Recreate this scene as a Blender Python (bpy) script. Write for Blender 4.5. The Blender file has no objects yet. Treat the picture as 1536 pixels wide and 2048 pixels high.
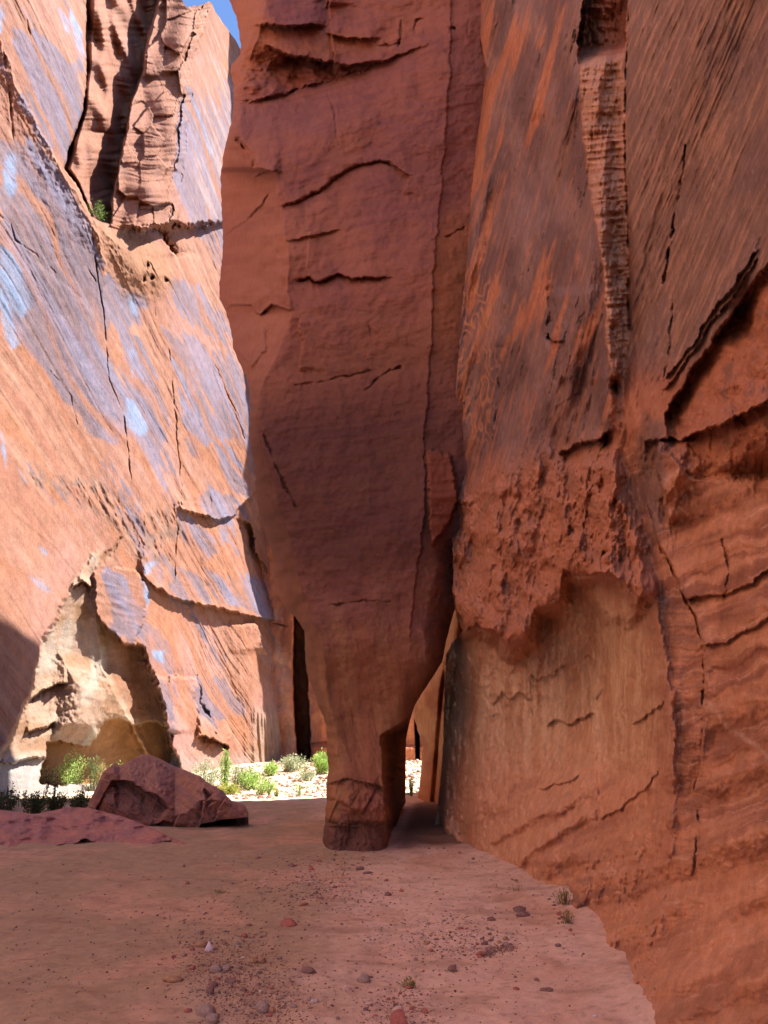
import bpy, math, random
import numpy as np
from mathutils import Vector, Matrix

# ------------------------------------------------------------------ camera, sky, sun, exposure
SC = bpy.context.scene
F = 1539.0                       # focal length in pixels of the 1536 x 2048 photograph
PITCH = math.radians(17.0)
EYE = 1.6
cam_d = bpy.data.cameras.new('camera')
cam_d.sensor_fit = 'VERTICAL'
cam_d.sensor_height = 34.6
cam_d.lens = 34.6 * F / 2048.0
cam_d.clip_start = 0.05
cam_d.clip_end = 2000
cam = bpy.data.objects.new('camera', cam_d)
SC.collection.objects.link(cam)
cam.location = (0, 0, EYE)
cam.rotation_euler = (math.radians(90) + PITCH, 0, 0)
SC.camera = cam

SUN = Vector((0.60, 0.05, 0.80)).normalized()       # direction towards the sun
world = bpy.data.worlds.new('World')
SC.world = world
world.use_nodes = True
wn = world.node_tree
bg = wn.nodes.get('Background') or wn.nodes.new('ShaderNodeBackground')
sky = wn.nodes.new('ShaderNodeTexSky')
sky.sky_type = 'NISHITA'
sky.sun_disc = False
sky.sun_elevation = math.asin(SUN.z)
sky.sun_rotation = math.atan2(SUN.x, SUN.y)
sky.altitude = 4000
sky.air_density = 0.8
sky.dust_density = 0.0
sky.ozone_density = 4.0
wn.links.new(sky.outputs['Color'], bg.inputs['Color'])
bg.inputs['Strength'].default_value = 0.11

sun_d = bpy.data.lights.new('sun', 'SUN')
sun_d.energy = 3.0
sun_d.angle = math.radians(0.5)
sun_d.color = (1.0, 0.95, 0.87)
sun = bpy.data.objects.new('sun', sun_d)
SC.collection.objects.link(sun)
sun.rotation_euler = SUN.to_track_quat('Z', 'Y').to_euler()
sun.location = (20, 0, 60)

SC.view_settings.view_transform = 'Standard'
SC.view_settings.look = 'None'
SC.view_settings.gamma = 1.0
SC.view_settings.exposure = 2.3
SC.cycles.max_bounces = 14
SC.cycles.diffuse_bounces = 8
SC.cycles.glossy_bounces = 3
SC.cycles.use_adaptive_sampling = True

COL = SC.collection
Q = 1.0                          # mesh density factor
rng = random.Random(7)

# ------------------------------------------------------------------ numeric helpers
_ang = np.arange(64) * (2 * np.pi / 64)
_GX, _GY = np.cos(_ang).astype(np.float32), np.sin(_ang).astype(np.float32)


def _hash(ix, iy, seed):
    h = (ix.astype(np.uint32) * np.uint32(374761393)) ^ (iy.astype(np.uint32) * np.uint32(668265263)) ^ np.uint32((seed * 2654435 + 97) & 0xffffffff)
    h = (h ^ (h >> np.uint32(13))) * np.uint32(1274126177)
    h = (h ^ (h >> np.uint32(16))) * np.uint32(2246822519)
    return h ^ (h >> np.uint32(15))


def noise(x, y, seed=0):
    x = np.asarray(x, np.float32); y = np.asarray(y, np.float32)
    x, y = np.broadcast_arrays(x, y)
    fx0 = np.floor(x); fy0 = np.floor(y)
    ix = fx0.astype(np.int64); iy = fy0.astype(np.int64)
    fx = x - fx0; fy = y - fy0
    u = fx * fx * fx * (fx * (fx * 6 - 15) + 10); v = fy * fy * fy * (fy * (fy * 6 - 15) + 10)

    def g(dx, dy):
        h = _hash(ix + dx, iy + dy, seed) & np.uint32(63)
        return _GX[h] * (fx - dx) + _GY[h] * (fy - dy)
    a = g(0, 0); b = g(1, 0); c = g(0, 1); d = g(1, 1)
    return (a + u * (b - a) + v * (c - a + u * (a - b - c + d))) * 1.5


def fbm(x, y, oct=4, seed=0, gain=0.5):
    s = 0; a = 1.0; f = 1.0; n = 0
    for i in range(oct):
        s = s + a * noise(x * f + 17.3 * i, y * f - 9.1 * i, seed + i * 13); n += a
        a *= gain; f *= 2.07
    return s / n * 1.3


def ridged(x, y, oct=3, seed=0):
    s = 0; a = 1.0; f = 1.0; n = 0
    for i in range(oct):
        s = s + a * (1 - 2 * np.abs(noise(x * f + 7.7 * i, y * f + 3.1 * i, seed + i * 7))); n += a
        a *= 0.5; f *= 2.1
    return s / n


def worley(x, y, seed=0):
    x = np.asarray(x, np.float32); y = np.asarray(y, np.float32)
    ix = np.floor(x).astype(np.int64); iy = np.floor(y).astype(np.int64)
    f1 = np.full(x.shape, 9.0, np.float32); f2 = f1.copy(); idd = np.zeros(x.shape, np.float32)
    for dx in (-1, 0, 1):
        for dy in (-1, 0, 1):
            h = _hash(ix + dx, iy + dy, seed)
            px = ix + dx + (h & np.uint32(1023)).astype(np.float32) / 1023
            py = iy + dy + ((h >> np.uint32(10)) & np.uint32(1023)).astype(np.float32) / 1023
            d = np.sqrt((px - x) ** 2 + (py - y) ** 2).astype(np.float32)
            r = ((h >> np.uint32(20)) & np.uint32(1023)).astype(np.float32) / 1023
            c = d < f1
            f2 = np.where(c, f1, np.minimum(f2, d)); idd = np.where(c, r, idd); f1 = np.where(c, d, f1)
    return f1, f2, idd


def ss(a, b, x):
    t = np.clip((x - a) / (b - a), 0, 1)
    return t * t * (3 - 2 * t)


def lerp(a, b, t):
    return a + (b - a) * t


def pdist(U, V, pts):
    """distance to a polyline"""
    best = np.full(U.shape, 1e9, np.float32)
    for (x0, y0), (x1, y1) in zip(pts[:-1], pts[1:]):
        dx, dy = x1 - x0, y1 - y0
        t = np.clip(((U - x0) * dx + (V - y0) * dy) / (dx * dx + dy * dy + 1e-9), 0, 1)
        d = (U - x0 - t * dx) ** 2 + (V - y0 - t * dy) ** 2
        best = np.minimum(best, d)
    return np.sqrt(best)


def sdpoly(U, V, pts):
    """signed distance to a polygon, positive inside"""
    d = pdist(U, V, list(pts) + [pts[0]])
    ins = np.zeros(U.shape, bool)
    n = len(pts)
    for i in range(n):
        x0, y0 = pts[i]; x1, y1 = pts[(i + 1) % n]
        if y0 == y1:
            continue
        c = ((y0 > V) != (y1 > V)) & (U < (x1 - x0) * (V - y0) / (y1 - y0) + x0)
        ins ^= c
    return np.where(ins, d, -d)


def poly(U, V, pts, soft=4.0):
    return ss(-soft, soft, sdpoly(U, V, pts))


def crack(U, V, pts, w, depth):
    d = pdist(U, V, pts)
    k = np.clip(0.55 + 1.1 * noise(U / 23.0 + depth * 91, V / 31.0 + w * 17, 991), 0.08, 1.15)
    return -depth * k * np.exp(-(d / (w * (0.55 + 0.5 * k))) ** 2)


def hstep(U, V, pts, up, lup, dn, ldn, edge=1.5, ends=12):
    """ledge along an x-monotone line: material above proud by `up` (fading over lup px), below sunk by dn"""
    xs = [p[0] for p in pts]; ys = [p[1] for p in pts]
    yl = np.interp(U, xs, ys)
    m = ss(xs[0] - ends, xs[0] + ends, U) * (1 - ss(xs[-1] - ends, xs[-1] + ends, U))
    s = yl - V
    k = ss(-edge, edge, s)
    return m * (up * k * np.exp(-np.maximum(s, 0) / lup) - dn * (1 - k) * np.exp(-np.maximum(-s, 0) / ldn))


def vstep(U, V, pts, rt, lrt, lf, llf, edge=1.5, ends=12):
    """step along a y-monotone line: right side proud by rt, left side sunk by lf"""
    xs = [p[0] for p in pts]; ys = [p[1] for p in pts]
    xl = np.interp(V, ys, xs)
    m = ss(ys[0] - ends, ys[0] + ends, V) * (1 - ss(ys[-1] - ends, ys[-1] + ends, V))
    s = U - xl
    k = ss(-edge, edge, s)
    return m * (rt * k * np.exp(-np.maximum(s, 0) / lrt) - lf * (1 - k) * np.exp(-np.maximum(-s, 0) / llf))


CT, ST = math.cos(PITCH), math.sin(PITCH)


def ray(px, py):
    s = (1024.0 - py) / F
    return (px - 768.0) / F, CT - s * ST, ST + s * CT


def hexc(h):
    h = h.lstrip('#')
    c = np.array([int(h[i:i + 2], 16) / 255 for i in (0, 2, 4)])
    return np.where(c <= 0.04045, c / 12.92, ((c + 0.055) / 1.055) ** 2.4).astype(np.float32)


def mix(c, d, m):
    return c + (np.asarray(d, np.float32) - c) * np.asarray(m, np.float32)[..., None]


# ------------------------------------------------------------------ mesh helpers
def mesh_from(name, parts, mat, smooth=True):
    """parts: list of (verts N x 3, quads M x 4, cols N x 3); one mesh object"""
    vs, qs, cs, o = [], [], [], 0
    for v, q, c in parts:
        v = np.asarray(v, np.float32).reshape(-1, 3)
        vs.append(v); qs.append(np.asarray(q, np.int32).reshape(-1, 4) + o)
        c = np.asarray(c, np.float32)
        if c.ndim == 1:
            c = np.tile(c, (len(v), 1))
        cs.append(c.reshape(-1, 3)); o += len(v)
    v = np.concatenate(vs); q = np.concatenate(qs); c = np.concatenate(cs)
    me = bpy.data.meshes.new(name)
    me.vertices.add(len(v)); me.vertices.foreach_set('co', v.ravel())
    me.loops.add(q.size); me.loops.foreach_set('vertex_index', q.ravel())
    me.polygons.add(len(q)); me.polygons.foreach_set('loop_start', np.arange(0, q.size, 4, dtype=np.int32))
    me.update(calc_edges=True)
    me.polygons.foreach_set('use_smooth', np.full(len(q), smooth, bool))
    a = me.attributes.new('col', 'FLOAT_COLOR', 'POINT')
    a.data.foreach_set('color', np.concatenate([np.clip(c, 0, 1), np.ones((len(c), 1), np.float32)], 1).ravel())
    me.materials.append(mat)
    ob = bpy.data.objects.new(name, me)
    COL.objects.link(ob)
    return ob


def gridq(R, C, wrap=False):
    i = np.arange(R * C, dtype=np.int32).reshape(R, C)
    if wrap:
        i = np.concatenate([i, i[:, :1]], 1)
    return np.stack([i[:-1, :-1], i[:-1, 1:], i[1:, 1:], i[1:, :-1]], -1).reshape(-1, 4)


def grid_part(P, c):
    R, C = P.shape[:2]
    if c.ndim == 1:
        c = np.tile(c, (R, C, 1))
    return P.reshape(-1, 3), gridq(R, C), c.reshape(-1, 3)


def box_part(x0, x1, y0, y1, z0, z1, c):
    v = np.array([(x, y, z) for x in (x0, x1) for y in (y0, y1) for z in (z0, z1)], np.float32)
    q = np.array([(0, 1, 3, 2), (4, 6, 7, 5), (0, 4, 5, 1), (2, 3, 7, 6), (0, 2, 6, 4), (1, 5, 7, 3)])
    return v, q, np.asarray(c, np.float32)


def tag(o, label=None, cat=None, group=None, kind=None):
    if label: o['label'] = label
    if cat: o['category'] = cat
    if group: o['group'] = group
    if kind: o['kind'] = kind
    return o


# ------------------------------------------------------------------ materials
def rock_mat(name, bump=0.35, dist=0.05, sc=(1, 1, 1), var=0.25, rough=0.85, grain=60.0, spec=0.25, fine=7.0):
    m = bpy.data.materials.new(name); m.use_nodes = True
    nt = m.node_tree; N = nt.nodes; L = nt.links
    b = N['Principled BSDF']
    at = N.new('ShaderNodeAttribute'); at.attribute_name = 'col'
    tc = N.new('ShaderNodeTexCoord')
    mp = N.new('ShaderNodeMapping'); mp.inputs['Scale'].default_value = sc
    L.new(tc.outputs['Object'], mp.inputs['Vector'])
    n1 = N.new('ShaderNodeTexNoise'); n1.inputs['Scale'].default_value = fine; n1.inputs['Detail'].default_value = 9; n1.inputs['Roughness'].default_value = 0.65
    L.new(mp.outputs['Vector'], n1.inputs['Vector'])
    n2 = N.new('ShaderNodeTexNoise'); n2.inputs['Scale'].default_value = grain; n2.inputs['Detail'].default_value = 3
    L.new(tc.outputs['Object'], n2.inputs['Vector'])
    # value variation
    mr = N.new('ShaderNodeMapRange'); mr.inputs['From Min'].default_value = 0.3; mr.inputs['From Max'].default_value = 0.7
    mr.inputs['To Min'].default_value = 1 - var; mr.inputs['To Max'].default_value = 1 + var
    L.new(n1.outputs['Fac'], mr.inputs['Value'])
    mr2 = N.new('ShaderNodeMapRange'); mr2.inputs['From Min'].default_value = 0.3; mr2.inputs['From Max'].default_value = 0.7
    mr2.inputs['To Min'].default_value = 1 - var * 0.6; mr2.inputs['To Max'].default_value = 1 + var * 0.6
    L.new(n2.outputs['Fac'], mr2.inputs['Value'])
    mu = N.new('ShaderNodeMath'); mu.operation = 'MULTIPLY'
    L.new(mr.outputs['Result'], mu.inputs[0]); L.new(mr2.outputs['Result'], mu.inputs[1])
    vm = N.new('ShaderNodeVectorMath'); vm.operation = 'SCALE'
    L.new(at.outputs['Color'], vm.inputs[0]); L.new(mu.outputs['Value'], vm.inputs['Scale'])
    L.new(vm.outputs['Vector'], b.inputs['Base Color'])
    b.inputs['Roughness'].default_value = rough
    b.inputs['Specular IOR Level'].default_value = spec
    ad = N.new('ShaderNodeMath'); ad.operation = 'MULTIPLY_ADD'
    L.new(n2.outputs['Fac'], ad.inputs[0]); ad.inputs[1].default_value = 0.25; L.new(n1.outputs['Fac'], ad.inputs[2])
    bp = N.new('ShaderNodeBump'); bp.inputs['Strength'].default_value = bump; bp.inputs['Distance'].default_value = dist
    L.new(ad.outputs['Value'], bp.inputs['Height']); L.new(bp.outputs['Normal'], b.inputs['Normal'])
    return m


M_RIGHT = rock_mat('right_wall_sandstone', bump=0.35, dist=0.03, sc=(1, 1, 0.6), var=0.22, fine=9, grain=90)
M_FIN = rock_mat('slab_sandstone', bump=0.3, dist=0.03, sc=(0.8, 0.8, 1.3), var=0.13, fine=4, grain=50)
M_LEFT = rock_mat('far_cliff_sandstone', bump=0.5, dist=0.12, sc=(1, 1, 0.7), var=0.2, fine=2.5, grain=14)
M_BOULDER = rock_mat('boulder_sandstone', bump=0.5, dist=0.04, sc=(1, 1, 1), var=0.18, fine=6, grain=60)
M_SAND = rock_mat('sand', bump=0.6, dist=0.03, sc=(1, 1, 1), var=0.14, fine=9, grain=110, rough=0.95, spec=0.1)


# ------------------------------------------------------------------ ground
def ground_z(x, y):
    x = np.asarray(x, np.float32); y = np.asarray(y, np.float32)
    z = 0.95 * ss(28.5, 45, y)
    z = z + 0.05 * fbm(x * 0.35, y * 0.35, 3, 5) + 0.5 * 0.05 * fbm(x * 1.3, y * 1.3, 3, 6)
    z = z - 0.10 * np.exp(-((x + 4.5) / 2.5) ** 2) * ss(14, 20, y)
    # raised floor of the passage between the slab's foot and the wall
    xs = x - 0.07 * y + 0.2
    st = ss(14.75, 15.05, y + 0.35 * noise(x * 1.5, y * 0.5, 9)) * ss(-0.6, -0.3, xs) * (1 - ss(21, 26, y))
    z = z + 0.04 * st
    # sand banked against the wall's foot
    wf = np.interp(y, [0, 3, 5.4, 7, 9.3, 11.9, 15, 20], [1.7, 1.62, 1.60, 1.86, 2.08, 1.72, 1.2, 1.0])
    z = z + 0.06 * np.exp(-np.clip(wf - x, 0, None) / 0.25) * (0.7 + 0.7 * noise(y * 0.9, y * 0, 15)) * (1 - ss(15, 18, y)) * ss(1, 3, y)
    # trodden, rippled sand close by
    near = 1 - ss(14, 24, y)
    ripp = 0.010 * ridged(x * 2.6 + 0.7 * y, y * 5.0, 3, 21) + 0.016 * fbm(x * 6, y * 9, 4, 22)
    f1, f2, idd = worley(x * 2.3, y * 2.0, 31)
    foot = -0.018 * np.exp(-(f1 / 0.28) ** 2) * (idd > 0.55)
    z = z + near * (ripp * (0.6 + 0.4 * fbm(x * .5, y * .5, 2, 3)) + foot) + (1 - near) * 0.03 * fbm(x * 2, y * 2, 3, 4)
    return z


def build_ground():
    ny, nx = int(620 * Q), int(520 * Q)
    y = np.concatenate([-np.geomspace(60, 0.5, 40), np.linspace(-0.3, 2.2, 20), np.geomspace(2.3, 48, ny), np.geomspace(52, 900, 20)])
    a = np.sign(np.linspace(-1, 1, nx)) * np.abs(np.linspace(-1, 1, nx)) ** 1.35 * 1.4
    Y = np.repeat(y[:, None], nx, 1)
    X = a[None, :] * (2.2 + np.abs(Y) * 0.62)
    Z = ground_z(X, Y)
    Z = Z - 0.004 * np.maximum(0, Y - 60)
    # colour: pinkish dry sand on the right and centre, olive-brown damp silt on the left
    d = fbm(X * 0.35, Y * 0.25, 4, 41)
    damp = ss(0.5, -1.6, X + 0.10 * Y - 0.6 + 1.1 * d - 0.9 * ss(8, 14, Y))
    c = np.tile(hexc('#dcb8a4'), X.shape + (1,))
    c = mix(c, hexc('#b0947a'), damp)
    c = mix(c, hexc('#cda088'), ss(0, 0.5, fbm(X * 0.8, Y * 0.5, 4, 44)) * 0.8)
    c = mix(c, hexc('#e2c0ae'), ss(0.1, 0.6, fbm(X * 1.2 + 4, Y * 0.9, 4, 45)) * 0.55 * (1 - damp))
    c = mix(c, hexc('#a07c68'), ss(0.25, 0.6, fbm(X * 4, Y * 5, 3, 46)) * 0.35)
    c = mix(c, hexc('#e8ccba'), ss(.3, .6, fbm(X * 2.2, Y * 2.0, 5, 51)) * .35 * (1 - damp))
    c = mix(c, hexc('#9c7a64'), ss(.15, .5, fbm(X * 1.1 + 3, Y * 2.6, 5, 52)) * .4)
    c = mix(c, hexc('#6f5444'), ss(.45, .6, noise(X * 14, Y * 18, 53)) * .3)
    # pale dry wash with cobbles beyond the shade
    far = ss(26.5, 29, Y + 0.8 * fbm(X * 0.5, Y * 0.5, 2, 47))
    c = mix(c, hexc('#d6c4ae'), far)
    sp = noise(X * 5, Y * 3.0, 48)
    c = mix(c, hexc('#8a6a58'), far * ss(0.25, 0.5, sp) * 0.6)
    c = mix(c, hexc('#a79a60'), far * ss(36, 41, Y) * ss(0.0, 0.4, fbm(X * .7, Y * .7, 3, 49)) * 0.7)
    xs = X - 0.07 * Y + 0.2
    c = mix(c, hexc('#83604a'), ss(13.6, 14.8, Y + .5 * noise(X * 2, Y, 55)) * ss(-0.8, -0.4, xs) * (1 - ss(24, 26.5, Y)) * (1 - ss(3, 4, X)) * .9)  # shade on the passage floor put into the ground colour
    c = c * np.array([.99, 1.02, .97], np.float32)
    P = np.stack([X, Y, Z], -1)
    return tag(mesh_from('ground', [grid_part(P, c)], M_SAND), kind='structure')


build_ground()


def ground_hit(px, py, it=12):
    dx, dy, dz = ray(px, py)
    t = (EYE) / max(1e-4, -dz)
    t = min(t, 80)
    for _ in range(it):
        z = float(ground_z(dx * t, dy * t))
        t = 0.5 * t + 0.5 * min(80, (EYE - z) / max(1e-4, -dz))
    return dx * t, dy * t, float(ground_z(dx * t, dy * t)), t


# ------------------------------------------------------------------ left cliff (sunlit)
LA = np.array([-12.2, 24.0, 0.0]); LB = np.array([-6.4, 43.0, 0.0])
LT = (LB - LA) / np.linalg.norm(LB - LA)
LN = np.array([LT[1], -LT[0], 0.10]); LN = LN / np.linalg.norm(LN)


def left_base(px, py, h=0.0):
    dx, dy, dz = ray(px, py)
    n0 = LN @ (LA - np.array([0, 0, EYE]))
    t = (n0 + h) / np.minimum(LN[0] * dx + LN[1] * dy + LN[2] * dz, -0.05)
    return np.stack([dx * t, dy * t, EYE + dz * t], -1)


def build_left():
    nc, nr = int(500 * Q), int(980 * Q)
    px = np.concatenate([np.linspace(-330, -12, 70), np.linspace(-10, 606, nc)])
    top = np.interp(px, [-400, 150, 250, 330, 362, 374, 403, 417, 424, 431, 448, 472, 480, 520, 620],
                    [-420, -420, -240, -90, -2, 14, 10, 3, 7, 24, 48, 82, 96, 150, 260])
    top = top + 1.5 * noise(px * 0.12, px * 0, 77)
    # right limit below the slab: the corner where the lit face meets the shaded back wall
    rt_y = [1090, 1100, 1160, 1214, 1268, 1340, 1367, 1377, 1421, 1475, 1509, 1620]
    rt_x = [606, 575, 549, 546, 551, 541, 544, 553, 554, 561, 563, 566]
    t = np.linspace(0, 1, nr)
    V = top[None, :] + (1625 - top[None, :]) * t[:, None]
    U = np.repeat(px[None, :], nr, 0)
    lim = np.interp(V, rt_y, rt_x)
    U = np.where(U > 300, 300 + (U - 300) * (lim - 300) / 306.0, U)
    W = left_base(U, V)
    s = W[..., 0] * LT[0] + W[..., 1] * LT[1]
    z = W[..., 2]
    ju = 7 * fbm(U / 45, V / 45, 3, 101) + 2.5 * fbm(U / 9, V / 9, 2, 102)
    jv = 7 * fbm(U / 45, V / 45, 3, 103) + 2.5 * fbm(U / 9, V / 9, 2, 104)
    A, B = U + ju, V + jv
    # striation direction (cross bedding) on the wall
    p0 = left_base(np.array(20.), np.array(560.)); p1 = left_base(np.array(250.), np.array(950.))
    d = np.array([(p1 - p0) @ LT, p1[2] - p0[2]]); d = d / np.linalg.norm(d)
    al = s * d[0] + z * d[1]; ac = -s * d[1] + z * d[0]
    warp = 0.5 * fbm(s * 0.12, z * 0.12, 3, 111)
    st1 = fbm(al * 0.06, ac * 2.2 + warp * 4, 4, 112)
    st2 = ridged(al * 0.10, ac * 6.0 + warp * 10, 2, 113)
    h = 0.8 * fbm(s * 0.08, z * 0.06, 2, 120)
    strm = 0.35 + 0.65 * ss(-0.3, 0.3, fbm(s * 0.1, z * 0.1, 2, 121))
    h = h + strm * (0.036 * st1 + 0.016 * st2)
    h = h + 0.03 * fbm(s * 1.2, z * 1.2, 4, 122)
    f1, f2, idd = worley(al * 0.16, ac * 0.5, 123)
    h = h + 0.045 * (idd - 0.5) * ss(0.0, 0.1, f2 - f1)
    # --- upper left slab whose edge runs down to the shrub ledge
    e1 = [(-60, -120), (-20, 20), (0, 70), (34, 171), (65, 232), (99, 297), (126, 345), (164, 410), (181, 444), (205, 480), (212, 540), (205, 640)]
    inside = [(-900, -300)] + e1 + [(-900, 700)]
    sd = sdpoly(A, B, inside)
    h = h + 0.9 * ss(-1.5, 1.5, sd) * np.exp(-np.maximum(sd, 0) / 70) * (1 - ss(430, 640, V))
    # --- recess between the upper wall and the buttress
    rec = [(173, -400), (171, 110), (173, 150), (165, 220), (150, 260), (135, 308), (127, 338), (150, 365), (180, 432), (205, 446), (224, 447),
           (226, 400), (238, 330), (250, 280), (263, 205), (285, 150), (287, 110), (298, 60), (330, -30), (340, -400)]
    sr = sdpoly(U + 0.5 * ju, V + 0.5 * jv, rec)
    xl = np.interp(V, [-400, 110, 220, 338, 365, 432], [173, 171, 163, 129, 150, 182])
    xr = np.interp(V, [-400, 0, 60, 110, 150, 205, 280, 330, 400, 447], [340, 330, 298, 287, 285, 263, 250, 238, 226, 224])
    tt = np.clip((U - xl) / np.maximum(xr - xl, 1), 0, 1)
    prof = -0.8 - 1.1 * ss(0.45, 0.95, tt) - 1.0 * (1 - ss(0.0, 0.12, tt)) + 0.6 * noise(s * .8, z * .5, 133)
    recm = ss(-1.2, 2.0, sr)
    lay = ridged(U / 260, (V + 8 * noise(U / 60, V / 60, 130)) / 13.0, 3, 131)
    h = lerp(h, h * 0.12 + prof + 0.10 * lay, recm)
    # --- the buttress: left-front face, ridge, sunlit right side
    bl = np.interp(V, [-60, 40, 110, 150, 205, 280, 330, 400, 450], [330, 310, 290, 285, 263, 250, 238, 224, 222])
    br = np.interp(V, [-60, 20, 110, 200, 340, 410, 465], [420, 400, 366, 361, 346, 338, 334])
    brs = br; bl = bl + 5 * noise(V / 30, V * 0, 140); br = br + 8 * noise(V / 40, V * 0 + 3, 141) + 4 * noise(V / 9, V * 0, 142)
    bm = ss(-1.5, 1.5, U - bl) * (1 - ss(448, 462, V + 0.06 * (U - 300) + 2 * jv))
    ramp = np.where(U < br, lerp(0.4, 1.6, ss(0, 1, (U - bl) / np.maximum(br - bl, 1))), 0.15 + 1.4 * np.exp(-np.clip(U - brs, 0, None) / 70))
    blay = ridged(U / 260, (V + 10 * noise(U / 70, V / 60, 146)) / 15.0, 3, 143) * 0.09 + 0.20 * noise(U / 45, V / 55, 144)
    f1, f2, idd = worley(U / 40, V / 50, 145)
    h = lerp(h, 0.15 * h + ramp + blay * (U < br + 20) + 0.5 * (idd - 0.5) * (U < br + 6), bm)
    # ledge under the buttress, orange dome below it
    h = h + hstep(A, B, [(250, 452), (290, 454), (336, 464)], 0.5, 10, 0.0, 10, 2)
    dome = [(186, 444), (222, 452), (300, 462), (322, 480), (345, 520), (356, 560), (340, 585), (290, 600), (240, 590), (205, 520)]
    sdm = sdpoly(A, B, dome)
    h = h + 0.7 * ss(-14, 60, sdm)
    h = h + vstep(A, B, [(318, 462), (330, 480), (352, 512)], -0.8, 14, -0.2, 20, 1.5, 6)
    # --- vertical joints
    for pts, w, dp in (
        ([(184, 455), (196, 560), (208, 640), (212, 700), (218, 760), (234, 800), (247, 825), (252, 880), (258, 920), (262, 960)], 1.6, 0.7),
        ([(340, 700), (345, 760), (348, 786), (352, 850), (355, 900), (361, 960), (364, 1010)], 1.6, 0.7),
        ([(348, 1010), (354, 1070), (350, 1120), (347, 1190)], 2.0, 0.6),
        ([(416, 950), (422, 1010), (424, 1030)], 1.2, 0.3),
        ([(100, 740), (140, 790), (155, 850)], 1.3, 0.35),
        ([(430, 730), (460, 800), (490, 850)], 1.3, 0.35), ([(455, 790), (480, 850), (492, 880)], 1.2, 0.3),
        ([(0, 430), (22, 450), (30, 480), (80, 515), (110, 545)], 1.6, 0.5),
        ([(300, 525), (315, 560)], 1.6, 0.6), ([(176, 538), (186, 552), (192, 562)], 1.8, 0.7),
        ([(280, 510), (300, 560), (312, 632)], 1.5, 0.3),
        ([(5, 90), (20, 200), (26, 285)], 3, 0.6),
        ([(55, 40), (62, 80)], 3, 0.7),
    ):
        h = h + crack(U + 0.5 * ju, V + 0.5 * jv, pts, w * .75, dp * 0.2)
    # small pits in the dome
    for x, y in ((288, 560), (302, 556), (333, 562), (295, 530)):
        h = h - 0.35 * np.exp(-(((A - x) / 3) ** 2 + ((B - y) / 6) ** 2))
    # --- rough weathered band
    band = [(60, 930), (130, 945), (200, 965), (262, 1015), (350, 1020), (362, 1060), (340, 1130), (290, 1130), (250, 1070), (190, 1020), (110, 985), (40, 960)]
    bmk = poly(A, B, band, 18)
    h = h + bmk * (0.09 * fbm(s * 1.6, z * 0.9, 4, 151) + 0.06 * ridged(al * 0.5, ac * 2.0, 3, 152))
    # horizontal joint with a set-back block below
    h = h + hstep(A, B, [(363, 1018), (400, 1027), (425, 1037), (468, 1033), (492, 1002), (510, 985)], 0.35, 30, 0.15, 30)
    # shaded column facets on the right
    fac = [(474, 1036), (490, 1040), (508, 1075), (515, 1110), (545, 1160), (556, 1200), (546, 1216), (532, 1190), (505, 1120), (488, 1080)]
    h = h - 0.8 * poly(A, B, fac, 3) * (0.4 + 0.6 * ss(0, 30, A - np.interp(V, [1036, 1080, 1120, 1190], [474, 486, 503, 530])))
    h = h + vstep(A, B, [(511, 1245), (522, 1270), (535, 1305)], -0.1, 20, -0.4, 30, 1.5, 8)
    # slab H: overhanging lower edge
    h = h + hstep(A, B, [(284, 1150), (310, 1172), (348, 1198), (408, 1211), (470, 1222), (505, 1229), (548, 1238)], 0.45, 60, 0.15, 25, 1.6)
    # --- alcove under the shaded near slab
    edge = [(243, 1082), (215, 1102), (180, 1113), (163, 1140), (150, 1155), (135, 1190), (122, 1211), (112, 1246), (84, 1276), (76, 1332), (59, 1391), (32, 1450), (0, 1514), (-80, 1640)]
    alc = edge + [(-80, 1700), (430, 1700), (345, 1500), (316, 1380), (283, 1292), (262, 1287), (238, 1276), (212, 1255), (193, 1228), (190, 1143), (200, 1128), (224, 1108)]
    sa = sdpoly(A, B, alc)
    am = ss(-5.5, 5.5, sa)
    xw = np.interp(V, [1100, 1140, 1240, 1340, 1450, 1600], [196, 190, 192, 205, 262, 330])      # cream rib
    q = U + 0.6 * ju - xw
    inner = np.where(q < 0, -0.9 + 0.5 * np.exp(q / 26.0), -0.5 - 1.0 * ss(0, 14, q) * (1 - ss(60, 150, q) * 0.6))
    inner = inner + 0.05 * fbm(s * 0.7, z * 0.8, 3, 161) + 0.025 * ridged(s * 0.5 + z * 0.4, z * 2.2 - s * 0.5, 3, 162)
    # cream buttress low in the alcove
    cb = [(120, 1310), (190, 1340), (250, 1370), (264, 1440), (225, 1470), (190, 1490), (110, 1465)]
    inner = inner + 0.7 * ss(-20, 50, sdpoly(A, B, cb))
    h = lerp(h, inner * (0.3 + 0.7 * ss(1090, 1330, V)), am)
    # crescents that shade themselves in the alcove
    h = h + am * hstep(A, B, [(60, 1398), (80, 1380), (105, 1372), (132, 1367)], 0.4, 16, 0.25, 10, 1.5, 5)
    h = h + am * hstep(A, B, [(55, 1466), (75, 1456), (110, 1447)], 0.3, 14, 0.2, 8, 1.5, 5)
    h = h + am * hstep(A, B, [(0, 1528), (40, 1520), (90, 1518)], 0.25, 14, 0.15, 8, 1.5, 5)
    h = h + am * hstep(A, B, [(143, 1175), (160, 1160), (182, 1172)], 0.4, 10, 0.2, 8, 1.5, 4)
    # varnished block over the shaded hollow
    blk = [(190, 1143), (240, 1136), (270, 1143), (292, 1168), (290, 1238), (268, 1290), (240, 1278), (212, 1255), (192, 1228)]
    sb = sdpoly(A, B, blk)
    h = lerp(h, 0.25 * (ss(0, 60, U - 190)) + 0.05 * ridged(s * .2, z * 1.6, 2, 171), ss(-2, 2, sb))
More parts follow.
